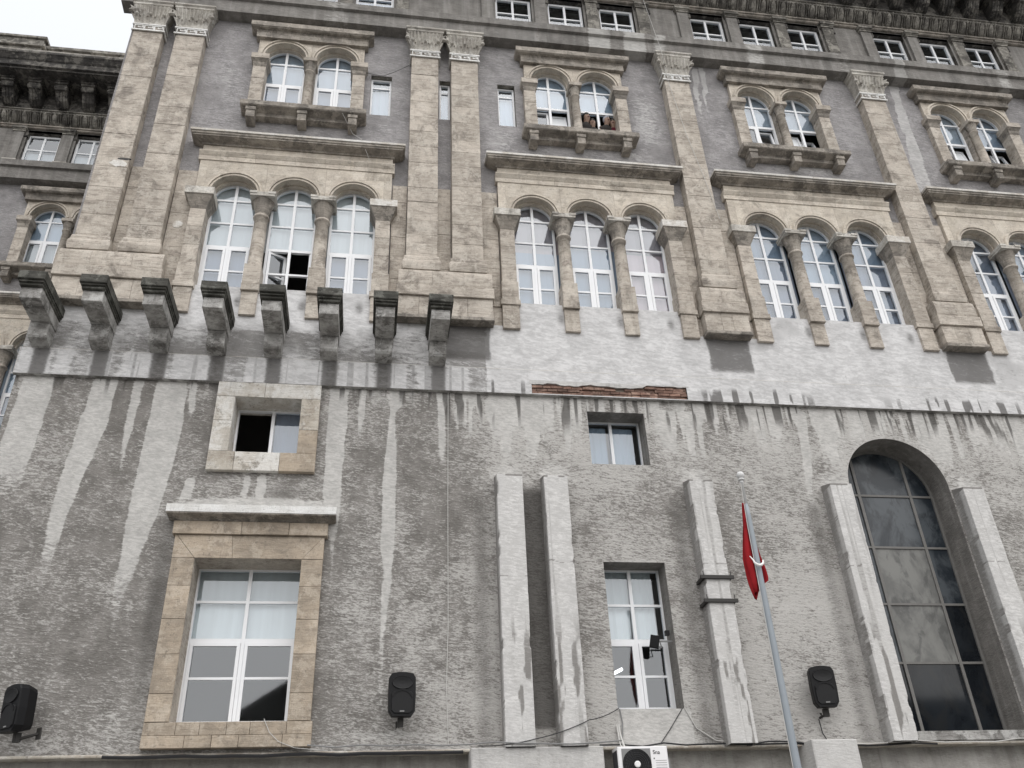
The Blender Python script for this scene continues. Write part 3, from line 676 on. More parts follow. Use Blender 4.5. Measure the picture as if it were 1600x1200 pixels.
K = lambda u, l, leaves=None, part=None, split=None, r=None: (u, l, leaves, part, split, r)
open_leaf = {0: dict(rot=(0, 0, R(28)), hinge='l'), 1: dict(rot=(0, 0, R(-97)), hinge='r')}
BAYS = [
 dict(triple=[K('white', 'slate'), K('white', None, open_leaf), K('white', 'slate')], double=[K('ice', 'slate'), K('ice', 'slate')], mezz=[None, None, 'sky']),
 dict(triple=[K('mauve', 'blue', None, None, 14.85), K('mauve', 'blue', None, None, 15.06), K('mauve', 'pink', None, None, 15.0)], double=[K('sky', None, {0: dict(rot=(R(-6), 0, 0), hinge='b'), 1: dict(rot=(R(-10), 0, 0), gm='film', hinge='b')}), K('sky', None, {0: dict(none=True), 1: dict(none=True)})]),
 dict(triple=[K('blue', 'slate', None, None, 15.06), K('sky', 'slate', None, None, 14.39), K('blue', 'slate', None, None, 15.06)], double=[K('ice', None, {0: dict(), 1: dict(rot=(R(-7), 0, 0), hinge='b')}), K('ice', None, {0: dict(rot=(R(-10), 0, 0), gm='film', hinge='b'), 1: dict(rot=(R(-16), 0, 0), hinge='b')})]),
 dict(triple=[K('dusk', 'slate', None, None, 15.06), K('sky', 'slate', None, None, 15.06), K('dusk', 'slate')], double=[K('ice', None, {0: dict(none=True), 1: dict(rot=(R(-10), 0, 0), gm='film', hinge='b')}), K('blue', None, {0: dict(rot=(R(-18), 0, 0), hinge='b'), 1: dict(rot=(R(-12), 0, 0), hinge='b')})]),
]
WBAY = dict(triple=[K('sky', 'slate'), K('sky', 'slate'), K('sky', 'slate')], double=[K('sky', 'grey'), K('sky', 'grey')], mezz=['grey', 'grey', 'grey'])
for c, k in zip(XC, BAYS): make_bay(BLDG, c, 0., k)
make_bay(WING, WING_C, WING_Y, WBAY)

# ------------------------------------------------------------------ walls
XR = 22.
up_holes = []
for c in XC: up_holes += [(c-2.0, c+2.0, 12.4, 16.9), (c-1.2, c+1.2, 18.2, 21.0)]
NW = [(-.61, -.10, 18.68, 20.1), (1.09, 1.36, 18.72, 20.12), (2.56, 3.0, 18.68, 20.18)]
up_holes += NW
grid_wall('upper_wall', M['upper'], BLDG, (-6.46, XR), (12.4, 21.75), .05, .06, up_holes, stain_upper, relief=.012)
for x0, x1, z0, z1 in NW:                                    # narrow windows with a shallow plaster reveal
    m = MB(); w = .008
    for q in ((x0-w, x0, z0, z1), (x1, x1+w, z0, z1), (x0-w, x1+w, z1, z1+w), (x0-w, x1+w, z0-w, z0)): m.box(q[0], q[1], .056, .3, q[2], q[3])
    m.build('window_reveal', M['cornice_mid'], BLDG)
    c = (x0+x1)/2; hw = (x1-x0)/2-.004; zt = z1-.02
    make_window(BLDG, c, .2, z0+.01, hw, zt, (z1-.33,), False, mull=(), blinds=[(-hw, hw, z0, z1-.36, 'ice' if c < .5 else 'sky'), (-hw, hw, z1-.33, z1, 'grey')], fw=.045)
# plaster behind the mezzanine
mz = []
for c in XC: mz += [(c+d_-.5, c+d_+.5, 22.5, 23.8) for d_ in (-1.46, 0, 1.46) if c+d_+.5 < XR]
grid_wall('mezzanine_wall', M['string'], BLDG, (-6.62, XR), (22.3, 24.0), -.05, .08, mz, stain_plain)
def string_course(parent, x0, x1, off):
    xs = np.arange(x0, x1+.01, .12); prof = [(.1, 21.64), (-.25, 21.66), (-.25, 21.9), (-.25, 22.09), (-.33, 22.11), (-.33, 22.22), (-.33, 22.34), (-.06, 22.42)]
    V = np.array([(x, yy+off, z) for x in xs for yy, z in prof]); n = len(prof)
    F = np.array([(i*n+k, i*n+k+1, (i+1)*n+k+1, (i+1)*n+k) for i in range(len(xs)-1) for k in range(n-1)])
    def st(x, z):
        w = .25*fbm(x*2, z*.7, 71)
        for cx, hw, a in ((5.3, .3, .9), (6.3, .28, .95), (7.0, .15, .6), (9.7, .25, .55), (14.0, .16, .9), (3.2, .5, .4), (-1.5, .4, .4), (17.2, .2, .5), (12.2, .3, .35)): w = np.maximum(w, a*(1-sstep(hw-.05, hw+.05, np.abs(x-cx+(fbm(x*3, z*3, 4)-.5)*.15))))
        return w, .5*sstep(.55, .65, fbm(x*1.6, z*.6, 72))*(x < 99), .2+0*x
    return sheet('string_course', M['string'], parent, V, F, st)
string_course(BLDG, -6.78, XR, 0)
# side return of the corner and roof slab keep the sky out of the rooms
m = MB(); m.box(-6.46, -6.3, .06, 6.8, 0, 24.4); o = m.build('side_wall', M['string'], BLDG); add_stain(o, stain_plain)
m = MB(); m.box(-6.3, XR, 3.2, 3.3, 4.0, 24.4); m.build('interior_wall', M['room'], BLDG)
for z in (4.0, 8.35, 12.2, 17.75, 22.0, 24.3):
    m = MB(); m.box(-6.3, XR, .35 if z > 12 else 1.15, 3.2, z-.15, z); m.build('interior_floor', M['room'], BLDG)
for x in (1.0, 7.3, 12.9, XR-.1):
    m = MB(); m.box(x, x+.1, .4, 3.2, 4.0, 24.15); m.build('partition_wall', M['room'], BLDG)

# ashlar between the jambs and pilasters
def ashlar(x0, x1, y=-.01, parent=BLDG, off=0.):
    zs = [13.13]
    while zs[-1] < 15.9: zs.append(zs[-1]+random.uniform(.4, .62))
    zs[-1] = 16.33
    for a, b in zip(zs, zs[1:]):
        m = MB(); m.block(x0+.003, x1-.003, y+random.uniform(-.004, .004)+off, .06+off, a+.002, b-.002, .005, .002); m.build('ashlar_block', M['stone'], parent)
    m = MB(); m.block(x0-.01, x1+.01, y-.06+off, .06+off, 13.0, 13.127, .01, .002); m.build('ashlar_course', M['stone'], parent)
    m = MB(); m.block(x0+.003, x1-.003, y-.03+off, .06+off, 12.4, 13.0, .008, .002); m.build('ashlar_block', M['stone'], parent)
for x0, x1 in ((-4.64, -4.23), (.03, .36), (1.05, 1.35), (2.05, 2.42), (6.68, 6.95), (7.65, 7.99), (12.25, 12.52), (13.22, 13.57), (17.83, 18.1), (-5.62, -5.34)): ashlar(x0, x1)

# pilasters
def meander(m, x0, x1, z0, z1, y):
    n = 3; w = (x1-x0)/n; t = .019
    for k in range(n):
        a = x0+k*w+.015; b = a+w-.03; h = z1-z0
        m.box(a, a+t, y-.02, y+.01, z0, z1); m.box(a+t, b, y-.02, y+.01, z1-t, z1); m.box(b-t, b, y-.02, y+.01, z0+h*.3, z1-t)
        m.box(a+w*.35, b-t, y-.02, y+.01, z0+h*.3, z0+h*.3+t); m.box(a+w*.35, a+w*.35+t, y-.02, y+.01, z0+h*.3+t, z0+h*.65)
        m.box(b+.004, b+.026, y-.008, y+.01, z0+h*.1, z1-h*.1)
def make_pilaster(parent, x, side_ok=True):
    q = bpy.data.objects.new('pilaster', None); COL.objects.link(q); q.location = (x, 0, 0); q.parent = parent
    zs = [14.11]
    while zs[-1] < 20.1: zs.append(zs[-1]+random.choice((random.uniform(.36, .45), random.uniform(.5, .64))))
    zs[-1] = 20.6
    for a, b in zip(zs, zs[1:]):
        j = random.uniform(-.003, .003)
        m = MB(); m.block(-.335+j, .335+j, -.22+random.uniform(-.004, .004), .06, a+.0018, b-.0018, .007, .003); m.build('stone_block', M['stone'], q)
    # attic base of the shaft
    m = MB(); pr = [(0, 14.11), (.025, 14.1), (.04, 14.06), (.045, 13.98), (.07, 13.94), (.08, 13.88), (.075, 13.8), (.06, 13.72), (0, 13.71)]
    m.moulding(-.335, .335, -.22, pr[::-1], .06); m.build('shaft_base', M['stone'], q)
    # capital: key band, bell with leaves and flutes, abacus
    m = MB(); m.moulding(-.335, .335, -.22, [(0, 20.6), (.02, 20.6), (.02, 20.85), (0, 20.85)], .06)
    m.build('key_band', M['stone_gray'], q)  # dark ground and pale keys paint in the relief's light and shade
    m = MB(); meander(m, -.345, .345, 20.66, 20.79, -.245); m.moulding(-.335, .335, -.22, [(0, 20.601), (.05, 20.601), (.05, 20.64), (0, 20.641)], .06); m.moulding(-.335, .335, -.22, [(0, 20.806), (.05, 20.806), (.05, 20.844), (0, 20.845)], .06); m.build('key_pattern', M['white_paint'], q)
    m = MB()
    bell = lambda t: (.345+.095*t**2, .235+.12*t**2)
    rings = []
    for i in range(7):
        t = i/6; w, f = bell(t); z = 20.85+.56*t
        rings.append([(-w, .06, z), (-w, -f, z), (w, -f, z), (w, .06, z)])
    m.loft(rings)
    for row, (n, za, zb, ww) in enumerate(((5, 20.86, 21.1, .075), (9, 21.1, 21.4, .034))):
        for k in range(n):
            cx = (k-(n-1)/2)*(.66/(n-.4))
            R_ = []
            for i in range(6):
                t = i/5; z = za+(zb-za)*t; tb = (z-20.85)/.56; _, f = bell(max(0, min(1, tb)))
                w = ww*(1-.35*t) if row == 0 else ww*(.8+.35*t)
                out = f+.018+(.06*t**3 if row == 0 else .012)
                xx = cx*(1+.25*tb)
                R_.append([(xx-w, -f+.01, z), (xx-w*.5, -out, z), (xx, -out-.014, z), (xx+w*.5, -out, z), (xx+w, -f+.01, z)])
            m.loft(R_, True, True)
            if row == 0 and k % 2 == 0: m.lathe(cx*1.1, -.36, [(.004, 21.06), (.035, 21.075), (.045, 21.1), (.03, 21.125), (.004, 21.13)], 8)
    for s_ in (-1, 1):
        for za in (20.87, 21.08):
            R_ = []
            for i in range(6):
                t = i/5; z = za+.24*t; w, f = bell((z-20.85)/.56); o_ = .02+.07*t**2
                R_.append([(s_*(w-.05), -f+.0, z), (s_*(w+o_), -f-o_, z), (s_*(w+o_*.8), -f+.06, z)])
            m.loft(R_)
        m.lathe(s_*.46, -.37, [(.004, 21.12), (.05, 21.14), (.055, 21.18), (.03, 21.22), (.004, 21.23)], 8)
    m.build('capital', M['stone_pale'], q)
    m = MB(); m.moulding(-.335, .335, -.22, [(0, 21.41), (.09, 21.41), (.09, 21.45), (.13, 21.48), (.13, 21.54), (.165, 21.57), (.165, 21.615), (0, 21.625)], .06); m.build('abacus', M['stone_pale'], q)
    return q
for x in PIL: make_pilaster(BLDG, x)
def make_plinth(x0, x1):
    q = bpy.data.objects.new('pilaster_base', None); COL.objects.link(q); q.location = (0, 0, 0); q.parent = BLDG
    n = 3 if x1-x0 > 1.5 else 2
    cuts = [x0]+[x0+(x1-x0)*(k+random.uniform(-.12, .12))/n for k in range(1, n)]+[x1]
    for a, b in zip(cuts, cuts[1:]):
        m = MB(); m.prism_x([(.06, 13.27), (-.30, 13.27), (-.312, 13.33), (-.315, 13.48), (-.305, 13.6), (-.285, 13.68), (-.25, 13.70), (.06, 13.70)], a+.002, b-.002); m.build('plinth_stone', M['stone'], q)
    m = MB(); m.block(x0-.03, x1+.03, -.335, .06, 13.0, 13.265, .014, .004); m.build('plinth_fillet', M['stone'], q)
    n += 1
    cuts = [x0]+[x0+(x1-x0)*(k+random.uniform(-.15, .15))/n for k in range(1, n)]+[x1]
    for a, b in zip(cuts, cuts[1:]): m = MB(); m.block(a+.002, b-.002, -.285, .06, 12.52, 12.998, .008, .003); m.build('plinth_stone', M['stone'], q)
    m = MB(); m.block(x0-.02, x1+.02, -.315, .06, 12.43, 12.518, .018, .006); m.build('plinth_lip', M['stone_gray'], q)
for a in ((-6.46, -4.47), (.22, 2.2), (6.8, 7.8), (12.37, 13.37), (17.95, 18.95)): make_plinth(*a)

# limewashed band, sills between the pedestals, fascia
keep = lambda x, z: (z < 12.5) | np.any([np.abs(x-c) < 1.8 for c in XC], axis=0)
bandx = [v for c in XC for v in (c-1.8, c+1.8)]
grid_wall('plaster_band', M['band'], BLDG, (-6.70, XR), (11.40, 13.12), -.075, .04, [(-9, -8, 12.5, 12.6)], stain_band, keep, bandx)
for c in XC:
    m = MB(); m.box(c-1.78, c+1.78, -.07, .3, 13.04, 13.118); o = m.build('sill_slab', M['band'], BLDG); add_stain(o, stain_band)
BR = (2.95, 6.19, 10.87, 11.16)                       # patch where the fascia has lost its plaster
def fascia():
    prof_z = [11.43, 11.40, 11.0, 10.85]
    grid_wall('fascia', M['band'], BLDG, (-6.74, XR), (10.85, 11.42), -.09, .035, [BR], stain_band)
    m = MB(); m.prism_x([(.0, 10.845), (-.086, 10.848), (-.08, 10.86), (.0, 10.86)], -6.74, XR); o = m.build('fascia_underside', M['concrete'], BLDG)
    m = MB(); m.prism_x([(-.04, 11.40), (-.092, 11.418), (-.09, 11.425), (-.04, 11.44)], -6.74, XR); o = m.build('fascia_top', M['stone_white'], BLDG)
    f = single_box('brick_patch', M['mortar'], BLDG, BR[0]-.02, BR[1]+.02, -.03, .0, BR[2]-.02, BR[3]+.04)
    z = BR[2]; row = 0
    while z < BR[3]+.02:
        x = BR[0]-(.11 if row % 2 else 0.)
        while x < BR[1]:
            l = random.uniform(.17, .25); a, b = max(x, BR[0]), min(x+l, BR[1])
            if b-a > .03 and random.random() > .05:
                m = MB(); m.block(a+.004, b-.004, -.062+random.uniform(-.018, .018), -.02, z+.004, z+.064, .008, .004); m.build('brick', M['brick'], f)
            x += l
        z += .07; row += 1
    # broken lip of render that hangs over the bricks
    m = MB(); xs = np.arange(BR[0]-.04, BR[1]+.1, .09); lo = [BR[3]-.01-.12*float(fbm(np.array([x*2.1]), np.array([3.]), 6)[0])+random.uniform(-.015, .015)+(.07 if x > 5.3 else 0) for x in xs]
    for i in range(len(xs)-1): m.prism_y([(xs[i], lo[i]), (xs[i+1], lo[i+1]), (xs[i+1], BR[3]+.02), (xs[i], BR[3]+.02)], -.094, -.05)
    o = m.build('render_edge', M['white'], BLDG); add_stain(o, stain_plain)
fascia()

# corbels that once carried a balcony
for k in range(8):
    x = -6.37+1.06*k
    q = bpy.data.objects.new('corbel', None); COL.objects.link(q); q.location = (x, 0, 0); q.parent = BLDG
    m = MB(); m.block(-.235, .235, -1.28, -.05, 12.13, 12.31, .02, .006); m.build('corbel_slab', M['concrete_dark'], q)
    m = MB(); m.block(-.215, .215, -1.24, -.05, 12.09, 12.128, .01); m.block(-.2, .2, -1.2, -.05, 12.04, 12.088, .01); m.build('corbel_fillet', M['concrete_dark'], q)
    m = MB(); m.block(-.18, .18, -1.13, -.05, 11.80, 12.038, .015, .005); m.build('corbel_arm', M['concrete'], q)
    m = MB(); m.prism_x([(-.04, 11.79), (-.40, 11.79), (-.40, 11.5), (-.37, 11.46), (-.15, 11.42), (-.04, 11.42)], -.165, .165); m.build('corbel_foot', M['concrete'], q)

# ------------------------------------------------------------------ lower wall with its openings
ARC = (10.385, 9.09, 1.08)                             # centre x, springing, radius of the tall arched window
L1 = (-3.01, -1.25, 4.67, 7.31); S1 = (-2.73, -1.51, 9.36, 10.52); S2 = (4.06, 5.23, 9.38, 10.55); L3 = (4.09, 5.24, 4.82, 7.39)
AH = (ARC[0]-ARC[2], ARC[0]+ARC[2], 4.25, ARC[1]+ARC[2])
grid_wall('lower_wall', M['lower'], BLDG, (-6.70, XR), (4.2, 10.9), 0., .04, [L1, S1, S2, L3, AH], stain_shade_lower)
def arch_fill():
    n, k = 72, 12; V = []; F = []
    for i in range(n+1):
        a = math.pi*i/n; c, s_ = math.cos(a), math.sin(a); t = 1/max(abs(c), abs(s_))
        for j in range(k+1):
            r = ARC[2]*(1+(t-1)*j/k); V.append((ARC[0]+r*c, 0, ARC[1]+r*s_))
    for i in range(n):
        for j in range(k): b = i*(k+1)+j; F.append((b, b+1, b+k+2, b+k+1))
    sheet('arch_spandrel', M['lower'], BLDG, np.array(V), np.array(F), stain_shade_lower)
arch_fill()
def reveal(r, depth, mat, parent=BLDG, y0=.003):
    x0, x1, z0, z1 = r; w = .012; m = MB()
    for q in ((x0-w, x0, z0-w, z1+w), (x1, x1+w, z0-w, z1+w), (x0, x1, z1, z1+w), (x0, x1, z0-w, z0)): m.box(q[0], q[1], y0, depth, q[2], q[3])
    o = m.build('window_reveal', mat, parent); return add_stain(o, stain_plain)
reveal(S2, .6, M['string']); reveal(L3, .6, M['string'])
reveal(L1, .6, M['stone'], y0=-.1); reveal(S1, .6, M['stone_white'], y0=-.08)
m = MB(); n = 40
rings = [[(AH[0], .003, 4.25), (AH[0]-.012, .003, 4.25), (AH[0]-.012, 1.0, 4.25), (AH[0], 1.0, 4.25)]][::-1]
for i in range(n+1):
    a = math.pi*(1-i/n); c, s_ = math.cos(a), math.sin(a); r0, r1 = ARC[2], ARC[2]+.012
    rings.append([(ARC[0]+r0*c, .003, ARC[1]+r0*s_), (ARC[0]+r1*c, .003, ARC[1]+r1*s_), (ARC[0]+r1*c, 1.0, ARC[1]+r1*s_), (ARC[0]+r0*c, 1.0, ARC[1]+r0*s_)])
rings.append([(AH[1], .003, 4.25), (AH[1]+.012, .003, 4.25), (AH[1]+.012, 1.0, 4.25), (AH[1], 1.0, 4.25)])
m.loft(rings); o = m.build('window_reveal', M['string'], BLDG); add_stain(o, stain_plain)

# windows of the lower wall
lw = make_window(BLDG, -2.13, .45, 4.67, .9, 7.33, (5.45, 6.07, 6.73), False, 6.07, (5.45,), blinds=[(-.89, .89, 6.73, 7.33, 'pale'), (-.89, .89, 6.07, 6.73, 'bright')], fw=.05)
s1w = make_window(BLDG, -2.12, .45, 9.36, .62, 10.54, (), False, mull=(.06,), blinds=[(.1, .61, 9.36, 10.4, 'slate')], fw=.045)
bpy.data.objects.remove([c for c in s1w.children if c.name.startswith('pane')][0])   # left light slid open
make_window(BLDG, 4.645, .45, 9.38, .6, 10.57, (), False, mull=(-.02,), blinds=[(-.6, -.1, 9.38, 10.3, 'sky'), (.0, .46, 9.38, 10.3, 'sky')], fw=.045)
make_window(BLDG, 4.665, .45, 4.82, .59, 7.41, (5.45, 6.07, 6.72), False, 6.07, (5.45,), blinds=[(-.58, -.03, 6.07, 6.72, 'bright'), (.03, .44, 6.07, 6.72, 'bright'), (-.58, -.03, 6.72, 7.33, 'pale'), (.03, .44, 6.72, 7.33, 'pale')], fw=.05)
aw = make_window(BLDG, ARC[0], .6, 4.40, ARC[2], ARC[1]+ARC[2], (5.72, 6.84, 8.0, 9.13), True, None, mull=(-.57, .57), fm=M['old_frame'], gm=M['dirty'], fw=.05)
for i, pn in enumerate(c for c in aw.children if c.name.startswith('pane')):
    col, row = divmod(i, 5)
    pn.data.materials[0] = M['dark_glass'] if row == 0 or (col == 2 and row == 1) else (M['dirty_grey'] if col == 1 and row in (1, 2) else M['dirty'])
single_box('window_sill', M['concrete'], BLDG, AH[0], AH[1], -.05, 1.0, 4.25, 4.40)
m = MB(); m.box(AH[0]-.3, AH[1]+.3, 1.05, 1.1, 4.2, 10.4); m.build('interior_backing', M['room'], BLDG)
# lit fluorescent tube seen through the window
for nm, x, y, z in (('ceiling_lamp', 4.62, 1.9, 5.87), ('ceiling_lamp', 4.42, 1.5, 10.0)):
    m = MB(); m.box(x-.16, x+.16, y-.05, y+.05, z, z+.05, (0, R(-25), 0)); tag(m.build(nm, M['tube']), 'lit white ceiling tube inside the room behind the %s window' % ('tall plain' if z < 9 else 'small square plain'), 'lamp')

# stone surround of the big left window
def stones(q, rects, y0, y1, mat, name, b=.008):
    for x0, x1, z0, z1 in rects: m = MB(); m.block(x0+.003, x1-.003, y0+random.uniform(-.004, .004), y1, z0+.003, z1-.003, b, .003); m.build(name, mat, q)
q = bpy.data.objects.new('window_surround', None); COL.objects.link(q); q.parent = BLDG
zs = [4.67, 5.09, 5.7, 6.27, 6.83, 7.31]
for a, b in zip(zs, zs[1:]): stones(q, [(-3.38, L1[0], a, b), (L1[1], -.89, a, b)], -.12, .0, M['stone_warm'], 'jamb_stone')
m = MB(); m.prism_y([(-3.38, 7.315), (-3.02, 7.315), (-3.36, 7.72), (-3.38, 7.72)], -.12, 0); m.build('lintel_stone', M['stone_warm'], q)
m = MB(); m.prism_y([(-3.012, 7.315), (-2.4, 7.315), (-2.45, 7.72), (-3.352, 7.72)], -.122, 0); m.build('lintel_stone', M['stone_warm'], q)
m = MB(); m.prism_y([(-2.394, 7.315), (-1.25, 7.315), (-.91, 7.72), (-2.444, 7.72)], -.118, 0); m.build('lintel_stone', M['stone_warm'], q)
m = MB(); m.prism_y([(-1.243, 7.315), (-.89, 7.315), (-.89, 7.72), (-.903, 7.72)], -.121, 0); m.build('lintel_stone', M['stone_warm'], q)
stones(q, [(-3.43, -2.3, 7.725, 7.96), (-2.3, -1.5, 7.725, 7.96), (-1.5, -.84, 7.725, 7.96)], -.17, 0, M['stone_warm'], 'frieze_stone')
m = MB(); m.moulding(-3.3, -.96, -.1, [(0, 7.962), (.06, 7.962), (.1, 7.99), (.22, 8.02), (.245, 8.03), (.245, 8.05), (0, 8.05)], 0); m.build('cornice', M['stone_gray'], q)
m = MB(); m.moulding(-3.3, -.96, -.1, [(0, 8.051), (.255, 8.051), (.255, 8.19), (.1, 8.26), (0, 8.29)], 0); m.build('cornice_top', M['white_paint'], q)
zz = [(-3.38, -2.9), (-2.9, -2.55), (-2.55, -2.15), (-2.15, -1.8), (-1.8, -1.25), (-1.25, -.86)]
stones(q, [(a, b, 4.285, 4.47) for a, b in ((-3.38, -2.75), (-2.75, -2.35), (-2.35, -1.95), (-1.95, -1.3), (-1.3, -.86))], -.13, 0, M['stone_warm'], 'sill_stone')
stones(q, [(a, b, 4.47, 4.665) for a, b in zz], -.125, .0, M['stone_warm'], 'sill_stone')
m = MB(); m.box(-3.0, -1.26, -.0, .5, 4.5, 4.66); m.build('sill_slab', M['stone_white'], q)
q = bpy.data.objects.new('window_surround', None); COL.objects.link(q); q.parent = BLDG
stones(q, [(-3.07, S1[0], 9.36, 10.0), (-3.07, S1[0], 10.0, 10.52), (-3.07, -2.2, 10.52, 10.84), (-2.2, -1.16, 10.52, 10.84), (-2.6, -1.8, 8.98, 9.36)], -.1, 0, M['stone_white'], 'surround_stone')
stones(q, [(S1[1], -1.16, 9.36, 9.85), (-1.8, -1.16, 8.98, 9.36)], -.1, 0, M['stone_warm'], 'surround_stone'); stones(q, [(S1[1], -1.16, 9.85, 10.52), (-3.07, -2.6, 8.98, 9.36)], -.1, 0, M['stone_wash'], 'surround_stone')

# buttresses
def buttress(x0, x1, zt=8.93, y=-.35):
    xs = np.linspace(x0, x1, 15); zs = np.linspace(4.2, zt, 190)
    b = .008
    path = [(x0, .0), (x0, y/2), (x0, y+b), (x0+b, y)]+[(v, y) for v in xs[1:-1]]+[(x1-b, y), (x1, y+b), (x1, y/2), (x1, .0)]
    V = [(px, py, z) for z in zs for px, py in path]; n = len(path)
    F = [(i*n+k, i*n+k+1, (i+1)*n+k+1, (i+1)*n+k) for i in range(len(zs)-1) for k in range(n-1)]
    base = (len(zs)-1)*n
    for k in range(n): px, py = path[k]; V.append((px, 0.0, zt+.10))
    F += [(base+k, base+k+1, base+n+k+1, base+n+k) for k in range(n-1)]
    V = np.array(V); chip = sstep(.6, .78, fbm(V[:, 2]*3.1, V[:, 0]*7, 19))
    edge = (np.abs(V[:, 0]-x0) < .012) | (np.abs(V[:, 0]-x1) < .012); fr = V[:, 1] < y*.9
    V[:, 0] += np.where(edge & fr, chip*.014*np.sign((x0+x1)/2-V[:, 0]), 0); V[:, 1] += np.where(edge & fr, chip*.022, 0)
    V[:, 1] += np.where(V[:, 1] < -.01, (fbm(V[:, 0]*3, V[:, 2]*1.5, 3)-.5)*.02, 0)
    s0 = int(abs(x0)*10)
    def st(x, z): 
        w = .45+.5*(fbm(x*2, z*.6, s0)-.4); 
        dk = .75*sstep(.57, .68, fbm(x*9, z*1.3, s0+2))*sstep(7.2, 5.4, z)
        dk = np.maximum(dk, .5*sstep(.6, .7, fbm(x*10, z*.25, s0+5)))
        zj = 7.0+(s0 % 7)*.13+(fbm(x*4, z*0, s0)-.5)*.08; dk = np.maximum(dk, .7*(np.abs(z-zj) < .012)*(fbm(x*9, z*0, s0+1) > .42))
        dk = np.maximum(dk, .8*(z > 8.88)*(fbm(x*6, z*0, s0+4) > .5))
        return w, dk, .4+0*x
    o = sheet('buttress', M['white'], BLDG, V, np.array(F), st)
    side = ((np.abs(V[:, 0]-x0) < .02) | (np.abs(V[:, 0]-x1) < .02)) & (V[:, 1] > y*.96)       # flank shade, with some dirt, painted into the dark mask
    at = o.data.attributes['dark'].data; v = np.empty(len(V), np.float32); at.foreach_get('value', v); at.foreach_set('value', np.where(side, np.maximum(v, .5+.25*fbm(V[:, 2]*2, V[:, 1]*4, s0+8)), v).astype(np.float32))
    return o
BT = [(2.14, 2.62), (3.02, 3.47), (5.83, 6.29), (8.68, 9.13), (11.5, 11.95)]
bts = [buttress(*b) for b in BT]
for z in (6.99, 6.56):                                  # black steel clamps round the third buttress
    m = MB(); x0, x1 = BT[2]
    m.box(x0-.09, x1+.07, -.40, -.352, z-.03, z+.03); m.box(x0-.05, x0-.004, -.352, -.02, z-.028, z+.028); m.box(x1+.004, x1+.04, -.352, -.02, z-.028, z+.028)
    for x in (x0-.03, x1+.02): m.tube([(x, -.38, z-.03), (x, -.38, z+.11)], .008)
    m.build('steel_clamp', M['steel'], bts[2])

# ledge and ground floor
m = MB(); m.prism_x([(.3, 4.19), (-.015, 4.19), (-.02, 4.2), (-.02, 4.22), (.0, 4.235), (.3, 4.235)], -6.72, XR); m.build('ledge', M['stone_wash'], BLDG)
grid_wall('ground_floor_wall', M['ground_wall'], BLDG, (-6.6, XR), (0., 4.19), .24, .1, (), stain_plain)
for x0, x1, zt, y in ((1.60, 3.71, 4.20, -.3), (7.19, 7.98, 4.23, -.4)):
    m = MB(); m.block(x0, x1, y, .23, 0, zt, .03, .006); o = m.build('pier', M['white'], BLDG); add_stain(o, stain_plain)

# ------------------------------------------------------------------ main cornice with egg and dart and brackets
def egg_mesh():
    m = MB(); n = 10
    R_ = []
    for i in range(7):
        t = i/6; z = -.16+.31*t; w = .085*math.sin(math.pi*(.12+.83*t))**.7; dd = .075*math.sin(math.pi*(.1+.85*t))
        y = -.25*t
        R_.append([(w*math.cos(a), y-dd*math.sin(a)*1.0, z) for a in [math.pi*k/n for k in range(n+1)]])
    m.loft(R_)
    for s_ in (-1, 1):                                   # shell rim round the egg
        R_ = []
        for i in range(6):
            t = i/5; z = -.15+.3*t; y = -.25*t; w = .11*math.sin(math.pi*(.2+.6*t))**.6
            R_.append([(s_*(w+.002), y-.05, z), (s_*(w+.022), y-.055, z), (s_*(w+.026), y+.02, z), (s_*(w-.004), y+.02, z)])
        m.loft(R_)
    o = m.build('egg_ornament', M['cornice_mid'], None, smooth=True); me = o.data; bpy.data.objects.remove(o); return me
def bracket_mesh():
    m = MB()
    pr = [(0, 24.5), (-.12, 24.52), (-.3, 24.62), (-.4, 24.76), (-.48, 24.84), (-.56, 24.84), (-.6, 24.92), (-.6, 25.02), (0, 25.02)]
    m.prism_x(pr, -.17, .17)
    m.box(-.2, .2, -.64, 0, 25.024, 25.1); m.box(-.225, .225, -.68, 0, 25.104, 25.17)
    for x in (-.09, 0, .09): m.prism_x([(0.01, 24.48), (-.12, 24.49), (-.31, 24.6), (-.41, 24.74), (-.49, 24.81), (-.49, 24.86), (-.3, 24.7), (0.01, 24.6)], x-.03, x+.03)
    for s_ in (-1, 1):                                   # scroll ends
        pts = [(-.54+.07*math.cos(a), 24.92+.07*math.sin(a)) for a in [2*math.pi*k/12 for k in range(12)]]
        a_, b_ = sorted((s_*.171, s_*.195)); m.prism_x(pts, a_, b_)
    o = m.build('bracket', M['cornice_dark'], None); me = o.data; bpy.data.objects.remove(o); return me
EGG, BRK = egg_mesh(), bracket_mesh()
